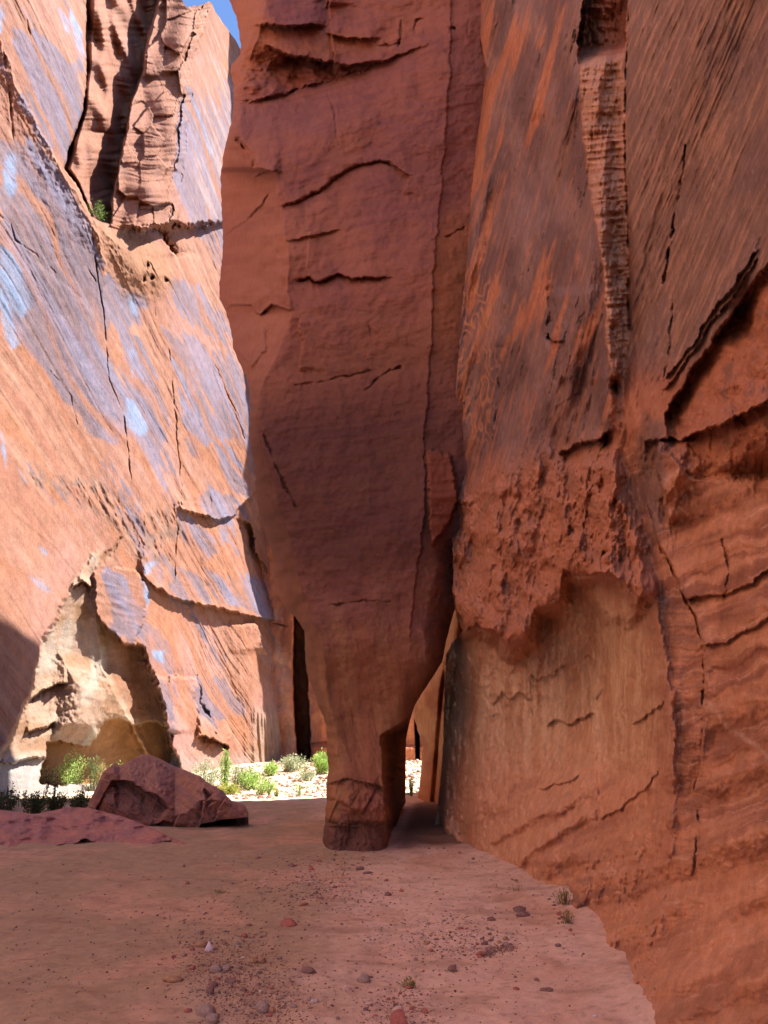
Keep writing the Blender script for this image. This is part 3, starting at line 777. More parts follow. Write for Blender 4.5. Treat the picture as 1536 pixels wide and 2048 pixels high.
def build_right():
    nr, nc = int(1320 * Q), int(420 * Q)
    v = np.linspace(-420, 2420, nr)
    xl = np.interp(v, [p[0] for p in WL], [p[1] for p in WL]) + 1.6 * noise(v / 16, v * 0, 501) + 1.0 * noise(v / 5, v * 0, 502)
    t = np.concatenate([np.linspace(0, 1, nc), 1 + np.linspace(0.03, 0.5, 24)])
    U = xl[:, None] + (1545 - xl)[:, None] * t[None, :]
    V = np.repeat(v[:, None], len(t), 1)
    dx, dy, dz = ray(U, V)

    def solve(h, it=30):
        lo = np.full(U.shape, 0.4); hi = np.full(U.shape, 34.0) - 16.0 * ss(1250, 1050, V)
        for _ in range(it):
            m = 0.5 * (lo + hi)
            f = m * dx - wall_x(m * dy, EYE + m * dz) + h
            hi = np.where(f > 0, m, hi); lo = np.where(f > 0, lo, m)
        return 0.5 * (lo + hi)
    t0 = solve(0.0, 22)
    y = dy * t0; z = EYE + dz * t0
    ju = 7 * fbm(U / 50, V / 60, 3, 511) + 2.5 * fbm(U / 10, V / 12, 2, 512)
    jv = 9 * fbm(U / 50, V / 60, 3, 513) + 3 * fbm(U / 10, V / 12, 2, 514)
    A, B = U + ju, V + jv
    # masks -------------------------------------------------
    lip = [(880, 1150), (906, 1186), (914, 1234), (931, 1264), (953, 1247), (980, 1262), (1004, 1277), (1021, 1303), (1062, 1280), (1066, 1224), (1119, 1204), (1128, 1142), (1153, 1146),
           (1205, 1146), (1222, 1150), (1256, 1175), (1277, 1196), (1311, 1188)]
    alc = lip + [(1325, 1260), (1340, 1340), (1348, 1450), (1350, 1560), (1346, 1700), (1330, 1800), (1250, 2500), (600, 2500), (600, 1150)]
    alm = ss(-2, 2, sdpoly(A, B, alc))
    foldx = np.interp(V, [-420, 860, 960, 1080, 1180, 1290, 1400, 1560, 1700, 1800, 2420], [1215, 1222, 1250, 1290, 1312, 1330, 1345, 1351, 1345, 1330, 1330])
    lx = np.interp(B, [-420, 0, 100, 230, 330, 420, 520, 600, 680, 740], [1172, 1168, 1156, 1164, 1174, 1190, 1205, 1212, 1214, 1222])     # strip, far edge
    rx = np.interp(B, [-420, 0, 100, 250, 480, 660, 740], [1262, 1258, 1247, 1250, 1256, 1258, 1250])                                  # strip, near edge
    upm = 1 - ss(690, 800, V)
    # --- bedding that sweeps up steeply to the right on the near surface, near vertical on the far slab
    # world striation coordinate: follow photo direction through the wall plane
    st_far = fbm((U - 0.28 * (1100 - V)) / 11.0, (V + 0.25 * U) / 260.0, 4, 521)
    sweep = (U - 1250) + 0.55 * (V - 400) + 90 * np.exp(-((U - 1250) / 90) ** 2) * 0
    ang = np.interp(U, [1250, 1300, 1400, 1536], [0.9, 0.62, 0.5, 0.45])
    cc_ = (V + (U - 1250) / ang * 1.0)
    st_near = fbm(((U - 1250) + (V - 700) * 0.42) / 7.0, (V - 1.2 * U) / 170.0, 4, 522)
    # large form
    h = 0.20 * fbm(y * 0.35, z * 0.3, 2, 530) + 0.028 * fbm(y * 1.6, z * 1.3, 3, 531)
    # far slab proud of the near surface
    fs = ss(0, 1, (rx - A) / np.maximum(rx - lx, 8))
    upf = 1 - ss(620, 1000, V)
    h = h + upf * (0.26 * np.clip(fs, 0, 1)) - 0.06 * ss(0, 260, U - rx) * upf
    strip = ss(-2, 2, A - lx) * (1 - ss(-2, 2, A - rx)) * upm
    Bs = V + 5 * noise(U / 60, V / 45, 540) + 0.10 * (U - 1200)
    fl = np.clip(1 - np.abs(noise(Bs / 13.0, U / 400.0, 541)) * 2.2, -1, 1)
    f1 = fbm(Bs / 15.0, U / 160.0, 3, 542)
    h = h + strip * (0.016 * f1 + 0.008 * fl) * ss(120, 180, V + 30)
    h = h - strip * 0.25 * (1 - ss(90, 130, V + 0.2 * (U - 1200)))
    h = h + crack(U + ju * .4, V, list(zip(np.interp([0, 250, 480, 660], [0, 250, 480, 660], [1258, 1250, 1256, 1258]), [0, 250, 480, 660])), 3, 0.06)
    # far slab relief: near vertical grooves, flaked veneers
    far = ss(0, 25, lx - A) * (1 - ss(900, 1060, V + 0.15 * (U - 1000)))
    near = ss(0, 12, A - rx) * (1 - ss(0, 60, V - np.interp(U, [1250, 1400, 1536], [800, 700, 540])))
    h = h + far * 0.007 * st_far + near * 0.009 * st_near
    fl1, fl2, fid = worley((U - 0.28 * (1100 - V)) / 26.0 + 0.6 * st_far, V / 150.0 + 0.004 * U, 545)
    flake = ss(0.52, 0.56, fid)
    h = h + far * 0.008 * flake
    h = h + far * vstep(A, B, [(1052, 180), (1046, 240), (1030, 340), (1020, 480), (1008, 640), (992, 780), (975, 930), (962, 1030)], 0.04, 90, 0.015, 30, 2.0, 20)
    h = h + far * vstep(A, B, [(1168, 20), (1110, 120), (1060, 200), (1048, 240)], 0.03, 60, 0.015, 30, 2.0, 12)
    # notch
    h = h + crack(A, B, [(1102, 560), (1097, 620), (1096, 660), (1106, 685)], 4, 0.06) + vstep(A, B, [(1108, 580), (1110, 640), (1114, 690), (1116, 760)], 0.05, 60, 0.03, 14, 2, 10)
    h = h + hstep(A, B, [(1094, 668), (1108, 684), (1124, 680)], 0.03, 20, 0.08, 16, 1.6, 4)
    h = h + crack(A, B, [(1003, 690), (1000, 760), (985, 880), (975, 960)], 3, 0.04)
    # near surface cracks
    h = h + crack(A, B, [(1372, 290), (1365, 340), (1355, 390), (1345, 470), (1330, 570)], 2.4, 0.05)
    h = h + crack(A, B, [(1345, 600), (1340, 690), (1330, 760)], 3.0, 0.05)
    # torn rough mass above the alcove
    rg = ss(880, 1000, V + 0.25 * (U - 1000)) * (1 - ss(1260, 1340, V)) * (1 - alm) * (1 - ss(-25, 5, A - foldx))
    h = h + rg * (0.14 * fbm(A / 46.0, B / 80.0, 5, 551) + 0.045 * ridged((A - 0.2 * (1100 - B)) / 24.0, B / 90.0, 3, 552) + 0.12)
    w1, w2, wid = worley(A / 42.0, B / 70.0, 553)
    h = h + rg * 0.035 * (wid - 0.5) * ss(0, .15, w2 - w1)
    h = h + rg * 0.10 * ss(60, 0, np.abs(V - np.interp(U, [906, 1020, 1066, 1128, 1311], [1190, 1290, 1224, 1140, 1185])))
    # deep hollows
    for x, y_, rx_, ry_, dp in ((945, 1085, 10, 22, .25), (1232, 775, 7, 16, .4), (1265, 700, 10, 20, .0), (1216, 1105, 8, 6, .2), (1130, 900, 22, 30, .22), (1215, 880, 16, 24, .3), (1085, 960, 8, 40, .2), (1015, 1150, 8, 30, .15), (1040, 1060, 8, 26, .15)):
        h = h - 0.4 * dp * np.exp(-(((A - x) / rx_) ** 2 + ((B - y_) / ry_) ** 2))
    h = h + hstep(A, B, [(1122, 905), (1150, 892), (1190, 885), (1222, 855)], 0.08, 40, 0.12, 22, 2.5, 8)
    # alcove
    dl = np.clip(sdpoly(A, B, alc), 0, None)
    depth = (0.45 * ss(0, 26, dl) + 0.40 * ss(0, 150, dl)) * np.interp(V, [1100, 1300, 1450, 1600, 1720, 2000], [1, 1, .75, .30, 0.0, 0.0])
    depth = depth * np.interp(U, [880, 930, 1000, 1200, 1300, 1345], [.35, .5, .85, 1, .6, .12])
    h = h - alm * depth
    h = h + alm * (0.018 * ridged(A / 22.0 + B / 300, B / 260.0, 3, 561) * (1 - ss(1440, 1560, V)) + 0.03 * fbm(A / 20, B / 30, 4, 562))
    h = h + alm * 0.16 * poly(A, B, [(1150, 1150), (1222, 1150), (1268, 1190), (1300, 1220), (1260, 1250), (1210, 1240), (1180, 1200)], 12)
    for pts, up, dn in (([(1062, 1350), (1085, 1354), (1105, 1348), (1132, 1324)], .05, .10), ([(1094, 1449), (1106, 1440), (1119, 1434), (1136, 1448), (1160, 1440), (1187, 1430)], .06, .12),
                        ([(1266, 1446), (1285, 1440), (1300, 1426), (1328, 1404)], .05, .08), ([(984, 1410), (1000, 1395), (1006, 1380), (1020, 1398), (1040, 1384), (1052, 1402), (1066, 1396)], .04, .07),
                        ([(1165, 1318), (1178, 1310), (1190, 1320)], .04, .05), ([(1080, 1575), (1120, 1568), (1160, 1555)], .04, .05), ([(1200, 1640), (1240, 1620), (1300, 1570), (1320, 1540)], .04, .05)):
        h = h + alm * hstep(A, B, pts, up * .6, 22, dn * .55, 13, 1.6, 4)
    h = h + alm * crack(A, B, [(1212, 1230), (1210, 1330), (1206, 1370), (1196, 1420)], 4, 0.05)
    # swelling at the foot with diagonal bedding steps
    sw = ss(1480, 1620, V)
    bedf = (B + 0.42 * (A - 1000))
    h = h + sw * (0.006 * fbm(bedf / 26.0, A / 260.0, 3, 571) + 0.07 * fbm(bedf / 110.0, A / 420.0, 2, 572))
    h = h + sw * hstep(A, B, [(985, 1690), (1050, 1650), (1110, 1625), (1180, 1595)], 0.04, 60, 0.03, 40, 8, 30)
    h = h + sw * hstep(A, B, [(1030, 1740), (1080, 1700), (1140, 1660), (1190, 1640)], 0.05, 60, 0.04, 40, 9, 30)
    h = h - 0.14 * poly(A, B, [(1075, 1760), (1120, 1720), (1165, 1735), (1150, 1790), (1100, 1785)], 22)
    # fold on the right, nearer plane with its crack
    rf = ss(-4, 10, A - foldx) * ss(840, 960, V)
    h = h - rf * (0.06 + 0.06 * ss(0, 120, A - foldx)) * (1 - ss(1560, 1760, V))
    band_ = rf * (1 - ss(1395, 1425, A)) * ss(1150, 1230, V)
    h = h + band_ * 0.006 * ridged(B / 9.0, A / 220, 2, 581)
    crk = [(1296, 1010), (1320, 1100), (1345, 1140), (1364, 1180), (1392, 1230), (1404, 1280), (1409, 1340), (1407, 1430), (1401, 1540), (1388, 1585)]
    h = h + crack(A, B, crk, 2.4, 0.05) + vstep(U + .4 * ju, B, [(p[0], p[1]) for p in crk], 0.05, 60, 0.0, 30, 2, 10)
    h = h + crack(A, B, [(1396, 1620), (1393, 1700), (1380, 1765)], 2.4, 0.04) + crack(A, B, [(1444, 1080), (1460, 1120), (1452, 1180), (1444, 1204)], 2.2, 0.04)
    rr = rf * ss(0, 30, A - np.interp(V, [1000, 1180, 1340, 1600, 1800], [1300, 1364, 1408, 1395, 1380]))
    diag = B + 0.38 * (A - 1400) + 10 * fbm(A / 60, B / 60, 2, 585)
    h = h + rr * (0.006 * fbm(diag / 24.0, A / 240.0, 3, 582) + 0.05 * fbm(diag / 90.0, A / 300.0, 2, 586) + 0.002 * ridged(diag / 13.0, A / 180.0, 2, 583)) * (1 - ss(1750, 1950, V) * .6)
    h = h + hstep(A, B, [(1380, 1195), (1440, 1190), (1480, 1172), (1540, 1140)], 0.03, 40, 0.045, 20, 2, 8)
    h = h + hstep(A, B, [(1400, 1290), (1450, 1282), (1540, 1240)], 0.02, 30, 0.03, 20, 2, 8)
    # rounded caverned rock at upper right
    cav = [(1516, 548), (1470, 620), (1440, 660), (1395, 725), (1352, 790), (1330, 830), (1330, 900), (1380, 960), (1600, 960), (1700, 480), (1560, 500)]
    cm = ss(-3, 6, sdpoly(A, B, cav))
    edge_d = pdist(A, B, [(1516, 548), (1470, 620), (1440, 660), (1395, 725), (1352, 790), (1332, 830)])
    h = h - cm * (0.07 + 0.15 * np.exp(-(edge_d / 34.0) ** 2))
    h = h + cm * 0.06 * fbm(A / 40, B / 50, 4, 591)
    h = h - 0.22 * np.exp(-(((A - 1490) / 26) ** 2 + ((B - 640) / 60) ** 2))
    dk = [(1400, 930), (1470, 895), (1540, 850), (1640, 820), (1640, 1040), (1500, 1020), (1440, 985)]
    h = h - 0.30 * ss(-4, 110, sdpoly(A, B, dk))
    h = h + 0.22 * ss(-20, 50, sdpoly(A, B, [(1318, 900), (1380, 880), (1400, 930), (1360, 1000), (1330, 990)]))
    h = h + vstep(A, B, [(1318, 880), (1312, 940), (1330, 990), (1332, 1040)], 0.14, 40, 0.08, 20, 2.5, 12)
    h = h + hstep(A, B, [(1370, 880), (1440, 850), (1500, 818), (1545, 790)], 0.18, 30, 0.06, 30, 3, 10)
    h = h + hstep(A, B, [(1290, 880), (1310, 878), (1335, 872), (1370, 885)], 0.06, 24, 0.05, 20, 2, 6)
    # layered lower edge of the near slab
    for o, a_ in ((-34, .045), (-16, .04)):
        h = h + hstep(A, B, [(1330, 800 + o), (1352, 770 + o), (1395, 705 + o), (1440, 640 + o), (1470, 600 + o), (1516, 530 + o)], a_, 30, 0.02, 12, 2, 8)
    # undercut right at the ground in the near corner
    h = h - 0.05 * ss(1940, 2010, V + 0.02 * (U - 1300)) * ss(1180, 1300, U)
    h = h + 0.030 * fbm(y * 2.2 + z, z * 2.6, 5, 597) * ss(600, 760, V) * (1 - ss(1000, 1200, V))
    h = h + 0.005 * fbm(y * 9, z * 9, 4, 599) + 0.02 * fbm(y * 2.5 + z, z * 4.5, 4, 598) * ss(1250, 1500, V)
    t1 = solve(h, 26)
    P = np.stack([dx * t1, dy * t1, EYE + dz * t1], -1)
    # ---------------- colour
    c = np.tile(hexc('#ab6747'), U.shape + (1,))
    c = mix(c, hexc('#9a5a40'), ss(-.2, .4, fbm(y * .5, z * .5, 4, 601)))
    vein = fbm((U - 0.28 * (1100 - V)) / 9.0, (V + .25 * U) / 200.0, 4, 602)
    farm = ss(-3, 6, lx - A) * (1 - ss(900, 1050, V + 0.2 * (U - 1000) + 40 * fbm(U / 40, V / 90, 3, 603)))
    varn = ss(-0.34, -0.08, fbm((U - 0.28 * (1100 - V)) / 34.0, V / 260.0, 4, 604) + 0.25 * vein + 0.12 * ss(1020, 1060, U + 0.2 * (V - 300)) - 0.30 * ss(1010, 940, U) * ss(600, 300, V))
    vc = mix(np.tile(hexc('#6a4c4a'), U.shape + (1,)), hexc('#84605a'), ss(-.3, .4, fbm(U / 60, V / 160, 3, 605)))
    c = lerp(c, vc, (farm * varn)[..., None] * 0.95)
    c = mix(c, hexc('#b4663d'), farm * (1 - varn) * ss(-.2, .3, vein) * 0.8)
    # contour scars on the far edge
    fld = 2.6 * noise(U / 42 + .3, V / 95, 630) + 0.9 * noise(U / 15, V / 30, 631)
    band1 = np.abs(fld - np.round(fld))
    fes = np.exp(-(band1 / .15) ** 2) * poly(U, V, [(915, 560), (985, 540), (990, 700), (975, 880), (905, 890), (905, 700)], 22) * ss(-.3, .1, noise(U / 30, V / 50, 632))
    c = mix(c, hexc('#c07a4b'), fes * .9)
    c = c * (1 + .16 * far * fbm((U - 0.28 * (1100 - V)) / 3.5, V / 110, 3, 633))[..., None]
    c = mix(c, hexc('#b4663d'), far * ss(.25, .5, fbm((U - 0.28 * (1100 - V)) / 6.0, V / 150, 4, 634) + .25 * ss(1040, 960, U)) * .55)
    h_f = fes
    nearm = ss(-2, 6, A - rx) * (1 - ss(0, 50, V - np.interp(U, [1250, 1330, 1400, 1536], [860, 830, 720, 540])))
    nc_ = mix(np.tile(hexc('#7f5a4e'), U.shape + (1,)), hexc('#a0705a'), ss(-.1, .4, st_near))
    nc_ = mix(nc_, hexc('#765550'), ss(.0, .5, fbm((U + (V) * .42) / 60, V / 220, 4, 606) + .25 * ss(1400, 1540, U) * ss(400, 100, V)) * .7)
    nc_ = mix(nc_, hexc('#c09478'), ss(.5, .8, noise(U / 4, V / 14, 607)) * .3)
    c = lerp(c, nc_, (nearm * upm)[..., None])
    c = mix(c, hexc('#a8705a'), strip * 0.9)
    c = mix(c, hexc('#7a4f45'), strip * ss(0, .5, f1) * .5)
    c = mix(c, hexc('#c99a7c'), strip * ss(.3, .6, fl) * .35)
    c = mix(c, hexc('#8d452f'), strip * (1 - ss(90, 125, V)) * .7)
    # torn mass and alcove
    c = mix(c, hexc('#b26b4a'), rg * .8)
    c = mix(c, hexc('#8f5a44'), rg * ss(0.0, .5, fbm(A / 40, B / 70, 4, 611)) * .6)
    ac = np.tile(hexc('#c99c7a'), U.shape + (1,))
    ac = mix(ac, hexc('#b98460'), ss(-.2, .4, fbm(A / 14, B / 220, 4, 612)))
    ac = mix(ac, hexc('#9f6240'), ss(.25, .6, fbm(A / 17 + 3, B / 320, 3, 613)) * .7 * (1 - ss(1430, 1540, V)))
    ac = mix(ac, hexc('#cc8862'), ss(1430, 1600, V + 30 * fbm(A / 60, B / 60, 3, 614)) * .85)
    ac = mix(ac, hexc('#9c5a40'), sw * ss(.1, .5, fbm(bedf / 40, A / 200, 4, 615)) * .5)
    ac = mix(ac, hexc('#c58a72'), sw * ss(.2, .5, fbm(bedf / 18, A / 200, 3, 616)) * .35)
    ac = mix(ac, hexc('#a8664a'), ss(70, 0, dl + 30 * fbm(A / 30, B / 40, 3, 626)) * .75)
    c = lerp(c, ac, alm[..., None])
    rc = mix(np.tile(hexc('#b87652'), U.shape + (1,)), hexc('#93563c'), ss(-.2, .4, fbm(diag / 30, A / 240, 4, 617)))
    rc = mix(rc, hexc('#bd7f60'), ss(.25, .5, fbm(diag / 12, A / 200, 3, 618)) * .4)
    rc = mix(rc, hexc('#8f5c48'), band_ * ss(-.1, .3, fbm(B / 12, A / 200, 3, 619)) * .6)
    rc = mix(rc, hexc('#c98560'), ss(1550, 1850, V) * .75)
    rc = mix(rc, hexc('#8f553c'), ss(.05, .45, fbm(diag / 70, A / 200, 4, 623)) * .55)
    rc = mix(rc, hexc('#d6a68a'), ss(.35, .6, fbm(diag / 9, A / 160, 3, 624)) * .35)
    rc = mix(rc, hexc('#c79a80'), np.exp(-(pdist(A, B, [(1405, 1400), (1440, 1440), (1500, 1480), (1540, 1520)]) / 5) ** 2) * .4)
    c = lerp(c, rc, np.maximum(rf * (1 - alm), ss(1560, 1800, V - 0.25 * (U - 1250) + 40 * fbm(U / 60, V / 60, 3, 625)) * ss(1040, 1200, U))[..., None])
    c = mix(c, hexc('#a9623f'), cm * (1 - rf) * .8)
    c = mix(c, hexc('#6f4b43'), cm * ss(.1, .5, fbm(A / 30, B / 50, 4, 620)) * .5)
    c = mix(c, hexc('#6e5048'), poly(A, B, [(1290, 830), (1325, 840), (1330, 930), (1330, 1040), (1305, 1090), (1285, 1000), (1270, 880)], 14) * .75)
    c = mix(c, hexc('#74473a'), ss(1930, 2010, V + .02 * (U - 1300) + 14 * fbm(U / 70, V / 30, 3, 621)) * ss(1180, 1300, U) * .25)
    c = mix(c, hexc('#8b5a4a'), poly(A, B, [(1060, 1750), (1130, 1700), (1190, 1740), (1250, 1800), (1180, 1840), (1130, 1800)], 30) * ss(-.1, .4, fbm(U / 30, V / 30, 3, 622)) * .6)
    c = mix(c, (c @ np.array([.3, .5, .2], np.float32))[..., None] * np.array([1.15, 1, .92], np.float32), np.full(U.shape, .14)) * np.array([1.0, 1.13, 1.10], np.float32)
    # return of the edge behind the silhouette
    back = []
    for k, (dd, du) in enumerate(((0.25, 2), (0.8, 6), (2.0, 16), (4.5, 45), (8.0, 90))):
        tt_ = t1[:, 0] + dd
        bx, by, bz = ray(xl + du, v)
        back.append(np.stack([bx * tt_, by * tt_, EYE + bz * tt_], -1))
    Pb = np.stack(back[::-1], 1)
    P = np.concatenate([Pb, P], 1); c = np.concatenate([np.repeat(c[:, :1], 5, 1), c], 1)
    parts = [grid_part(P, c)]
    # rest of the wall: behind and beside the camera, and the mass above that throws the shade
    yy = np.linspace(-40, 3.2, 60); zz = np.linspace(-1, 34, 50)
    YY, ZZ = np.meshgrid(yy, zz)
    ZZ = -1 + (ZZ + 1) * (0.2 + 0.8 * ss(-10, -5, YY))  # lowered behind the camera so sun floods in as bounce
    XX = wall_x(YY, ZZ) + 0.6 + 0.5 * fbm(YY * .3, ZZ * .3, 4, 630) + 0.04 * ZZ
    parts.append(grid_part(np.stack([XX, YY, ZZ], -1), np.tile(hexc('#a9674a'), YY.shape + (1,))))
    # unseen mass behind the face: profile shaped for its shadow edge and sun fill
    prof = [(-60, 6), (-9, 6), (-6, 33), (10, 33), (20, 30.5), (24, 29.4), (26.2, 28.4), (28.3, 27.4), (27.8, 22), (27.2, 12), (26.8, -2)]
    xs = np.array([5.2, 12, 40.0])
    top = np.array([[(x, y_, z_ + 0.2 * (x - 5.2)) for x in xs] for y_, z_ in prof], np.float32)
    bot = top.copy(); bot[..., 2] = -2
    parts.append(grid_part(top, hexc('#a9674a')))
    face = np.stack([top[:, 0], bot[:, 0]], 1)
    parts.append(grid_part(face, hexc('#a9674a')))
    return tag(mesh_from('canyon_wall', parts, M_RIGHT), kind='structure')


build_right()


# ------------------------------------------------------------------ rock buttress seen through the hole
def build_buttress():
    nr, nc = 560, 130
    v = np.linspace(760, 1640, nr)
    xl = np.interp(v, [1120, 1250, 1330, 1390, 1420, 1450, 1490, 1540, 1580, 1600, 1640], [905, 896, 880, 842, 824, 832, 846, 842, 838, 836, 836]) + 1.5 * noise(v / 14, v * 0, 701)
    t = np.linspace(0, 1, nc)
    U = xl[:, None] + (940 - xl)[:, None] * t
    V = np.repeat(v[:, None], nc, 1)
    dx, dy, dz = ray(U, V)
    D = 24.0 - 3.5 * ss(840, 905, U)
    X, Z = dx * D, EYE + dz * D
    h = .25 * fbm(X * .9, Z * .5, 4, 702) + .08 * ridged(X * 3, Z * .5, 3, 703)
    e = np.clip(U - xl[:, None], 0, None)
    h = h - 1.6 * np.exp(-e / 7.0)
    h = h - .8 * np.exp(-((U - np.interp(V, [1200, 1400, 1600], [905, 884, 868])) / 6) ** 2)
    D = D - h
    P = np.stack([dx * D, dy * D, EYE + dz * D], -1)
    c = mix(np.tile(hexc('#b88a62'), U.shape + (1,)), hexc('#9c623f'), ss(-.1, .4, fbm(X * 2, Z * .8, 4, 704)))
    c = mix(c, hexc('#b0683f'), ss(1490, 1580, V) * .7)
    back = []
    for dd, du in ((.6, 3), (1.6, 9), (3, 24)):
        tt = D[:, 0] + dd
        bx, by, bz = ray(xl + du, v)
        back.append(np.stack([bx * tt, by * tt, EYE + bz * tt], -1))
    P = np.concatenate([np.stack(back[::-1], 1), P], 1); c = np.concatenate([np.repeat(c[:, :1], 3, 1), c], 1)
    return tag(mesh_from('rock_buttress', [grid_part(P, c)], M_RIGHT), 'pale brown rock buttress seen through the opening beside the leaning slab', 'rock buttress')


build_buttress()


# ------------------------------------------------------------------ boulders
def relief_rock(name, pxs, top, bot, depth_fn, col_fn, thick, mat, nu=240, nv=150):
    u = np.linspace(pxs[0], pxs[1], nu)
    yt = np.interp(u, [p[0] for p in top], [p[1] for p in top]); yb = np.interp(u, [p[0] for p in bot], [p[1] for p in bot])
    yt = yt + 1.0 * noise(u / 9, u * 0, 801)
    t = np.linspace(0, 1, nv)
    V = yt[None, :] + (yb - yt)[None, :] * t[:, None]
    U = np.repeat(u[None, :], nv, 0)
    dx, dy, dz = ray(U, V)
    D = depth_fn(U, V, yt[None, :], yb[None, :], t[:, None])
    P = np.stack([dx * D, dy * D, EYE + dz * D], -1)
    c = col_fn(U, V, P)
    # far side slopes down to the ground behind
    k = np.linspace(0, 1, 14)[1:]
    topP = P[0]
    th = thick * np.sin(np.pi * np.clip((u - pxs[0]) / (pxs[1] - pxs[0]), 0.02, 0.98)) ** 0.6
    B = np.stack([topP + np.stack([np.zeros_like(u) - 0.05 * kk, th * kk, -(topP[:, 2] + 0.3) * kk ** 2.2], -1) for kk in k[::-1]], 0)
    Pall = np.concatenate([B, P], 0); call = np.concatenate([np.repeat(c[:1], len(k), 0), c], 0)
    return mesh_from(name, [grid_part(Pall, call)], mat)


def build_boulder():
    top = [(168, 1640), (172, 1622), (180, 1600), (195, 1570), (205, 1545), (228, 1527), (240, 1531), (285, 1508), (300, 1510), (340, 1530), (395, 1552), (405, 1562), (440, 1580), (455, 1598), (470, 1605), (488, 1609), (496, 1622)]
    bot = [(168, 1650), (300, 1672), (345, 1668), (395, 1660), (403, 1648), (440, 1640), (496, 1634)]
    ridge = [(168, 1640), (190, 1602), (212, 1545), (228, 1545), (238, 1562), (262, 1565), (290, 1584), (312, 1590), (330, 1604), (336, 1615), (350, 1632), (372, 1625), (400, 1600), (440, 1600), (496, 1625)]

    def depth(U, V, yt, yb, t):
        A = U + 3 * fbm(U / 14, V / 14, 3, 811); B = V + 3 * fbm(U / 14, V / 14, 3, 812)
        yr = np.interp(A, [p[0] for p in ridge], [p[1] for p in ridge])
        up = np.clip(yr - B, 0, None)
        D = 17.0 + 0.003 * (285 - U) * 0.6 + up * 0.026
        und = [(186, 1628), (222, 1562), (240, 1560), (264, 1564), (290, 1584), (312, 1588), (331, 1604), (336, 1616), (312, 1640), (285, 1668), (190, 1660)]
        sd = sdpoly(A, B, und)
        D = D + ss(-1, 2, sd) * (0.62 - 0.012 * np.clip(B - yr, 0, 60)) + 0.004 * np.clip(210 - U, 0, None) ** 1.3
        D = D - hstep(A, B, [(300, 1655), (330, 1640), (346, 1646)], .10, 12, .25, 12, 1.5, 4)
        # stepped blocks on the right shoulder
        D = D - 0.22 * vstep(A, B, [(395, 1550), (385, 1580), (360, 1625), (350, 1650)], 1.0, 30, 0.6, 14, 1.5, 5)
        D = D - 0.2 * vstep(A, B, [(430, 1585), (408, 1605), (398, 1650)], 1.2, 20, 0.8, 10, 1.5, 5)
        D = D - 0.2 * vstep(A, B, [(455, 1595), (440, 1610), (430, 1640)], 1.0, 20, 0.6, 10, 1.5, 5)
        D = D + 0.3 * poly(A, B, [(408, 1579), (420, 1590), (428, 1605), (414, 1612)], 3)
        bl = (B - 0.75 * (A - 300)) 
        D = D - 0.03 * ridged(bl / 9, A / 160, 2, 813) - 0.07 * fbm(U / 25, V / 25, 4, 814)
        e = np.clip(V - yt, 0, None)
        return D + 0.25 * np.exp(-e / 3.0)

    def col(U, V, P):
        c = mix(np.tile(hexc('#a27260'), U.shape + (1,)), hexc('#ad7c64'), ss(-.3, .4, fbm(U / 40, V / 25, 4, 815)))
        c = mix(c, hexc('#8a5c4c'), poly(U, V, [(186, 1628), (222, 1562), (240, 1560), (264, 1564), (312, 1588), (336, 1616), (285, 1668)], 6) * .8)  # undercut face painted darker for the shade it lies in
        c = mix(c, hexc('#7d625f'), ss(.1, .4, fbm((V - .75 * U) / 10, U / 120, 3, 816)) * .5)
        return c
    o = relief_rock('boulder', (168, 496), top, bot, depth, col, 2.6, M_BOULDER, 300, 170)
    tag(o, 'large angular purple-brown boulder with a dark undercut face beside the shrubs', 'boulder')
    # low rounded rock in front of it
    top = [(-330, 1596), (0, 1622), (40, 1628), (55, 1632), (90, 1624), (130, 1616), (165, 1616), (200, 1625), (230, 1632), (260, 1642), (290, 1655), (320, 1667), (350, 1680), (385, 1690), (396, 1700)]
    bot = [(-330, 1790), (0, 1730), (60, 1722), (120, 1716), (220, 1710), (330, 1708), (396, 1706)]

    def depth2(U, V, yt, yb, t):
        dxb, dyb, dzb = ray(U, yb + 0 * U)
        D0 = (EYE + .1) / np.maximum(-dzb, .02)
        D = D0 + (1 - t) ** 0.8 * np.clip(yb - yt, 0, None) * 0.030
        A = U + 4 * fbm(U / 20, V / 20, 3, 821); B = V + 4 * fbm(U / 20, V / 20, 3, 822)
        D = D - hstep(A, B, [(108, 1694), (140, 1688), (170, 1679), (195, 1687), (226, 1706)], .14, 40, .22, 16, 1.2, 4)
        D = D - hstep(A, B, [(250, 1700), (290, 1694), (330, 1684), (345, 1680)], .04, 30, .06, 16, 1.2, 4)
        D = D - 0.34 * fbm(U / 70, V / 34, 3, 823) - 0.03 * fbm(U / 8, V / 6, 3, 824)
        return D

    def col2(U, V, P):
        c = mix(np.tile(hexc('#b57c6c'), U.shape + (1,)), hexc('#a6766e'), ss(-.2, .3, fbm(U / 60, V / 20, 4, 825)))
        c = mix(c, hexc('#b98f88'), ss(.2, .5, fbm(U / 18, V / 7, 4, 826)) * .5 * ss(1700, 1640, V))
        c = mix(c, hexc('#84646a'), poly(U, V, [(108, 1696), (170, 1682), (226, 1706), (170, 1716), (100, 1712)], 4) * .7)
        return c
    o = relief_rock('low_rock', (-330, 396), top, bot, depth2, col2, 2.0, M_BOULDER, 420, 130)
    tag(o, 'low flat reddish rock half buried in the sand in front of the angular boulder', 'boulder')
    # pale sunlit block by the shrubs
    top = [(436, 1600), (455, 1584), (470, 1576), (500, 1575), (512, 1588), (530, 1596), (534, 1606)]
    bot = [(436, 1610), (534, 1612)]

    def depth3(U, V, yt, yb, t):
        D = 30.0 + (1 - t) * 1.0 - .12 * fbm(U / 12, V / 9, 4, 831) + vstep(U, V, [(486, 1570), (490, 1610)], -.4, 20, 0, 10, 1.5, 5)
        return D
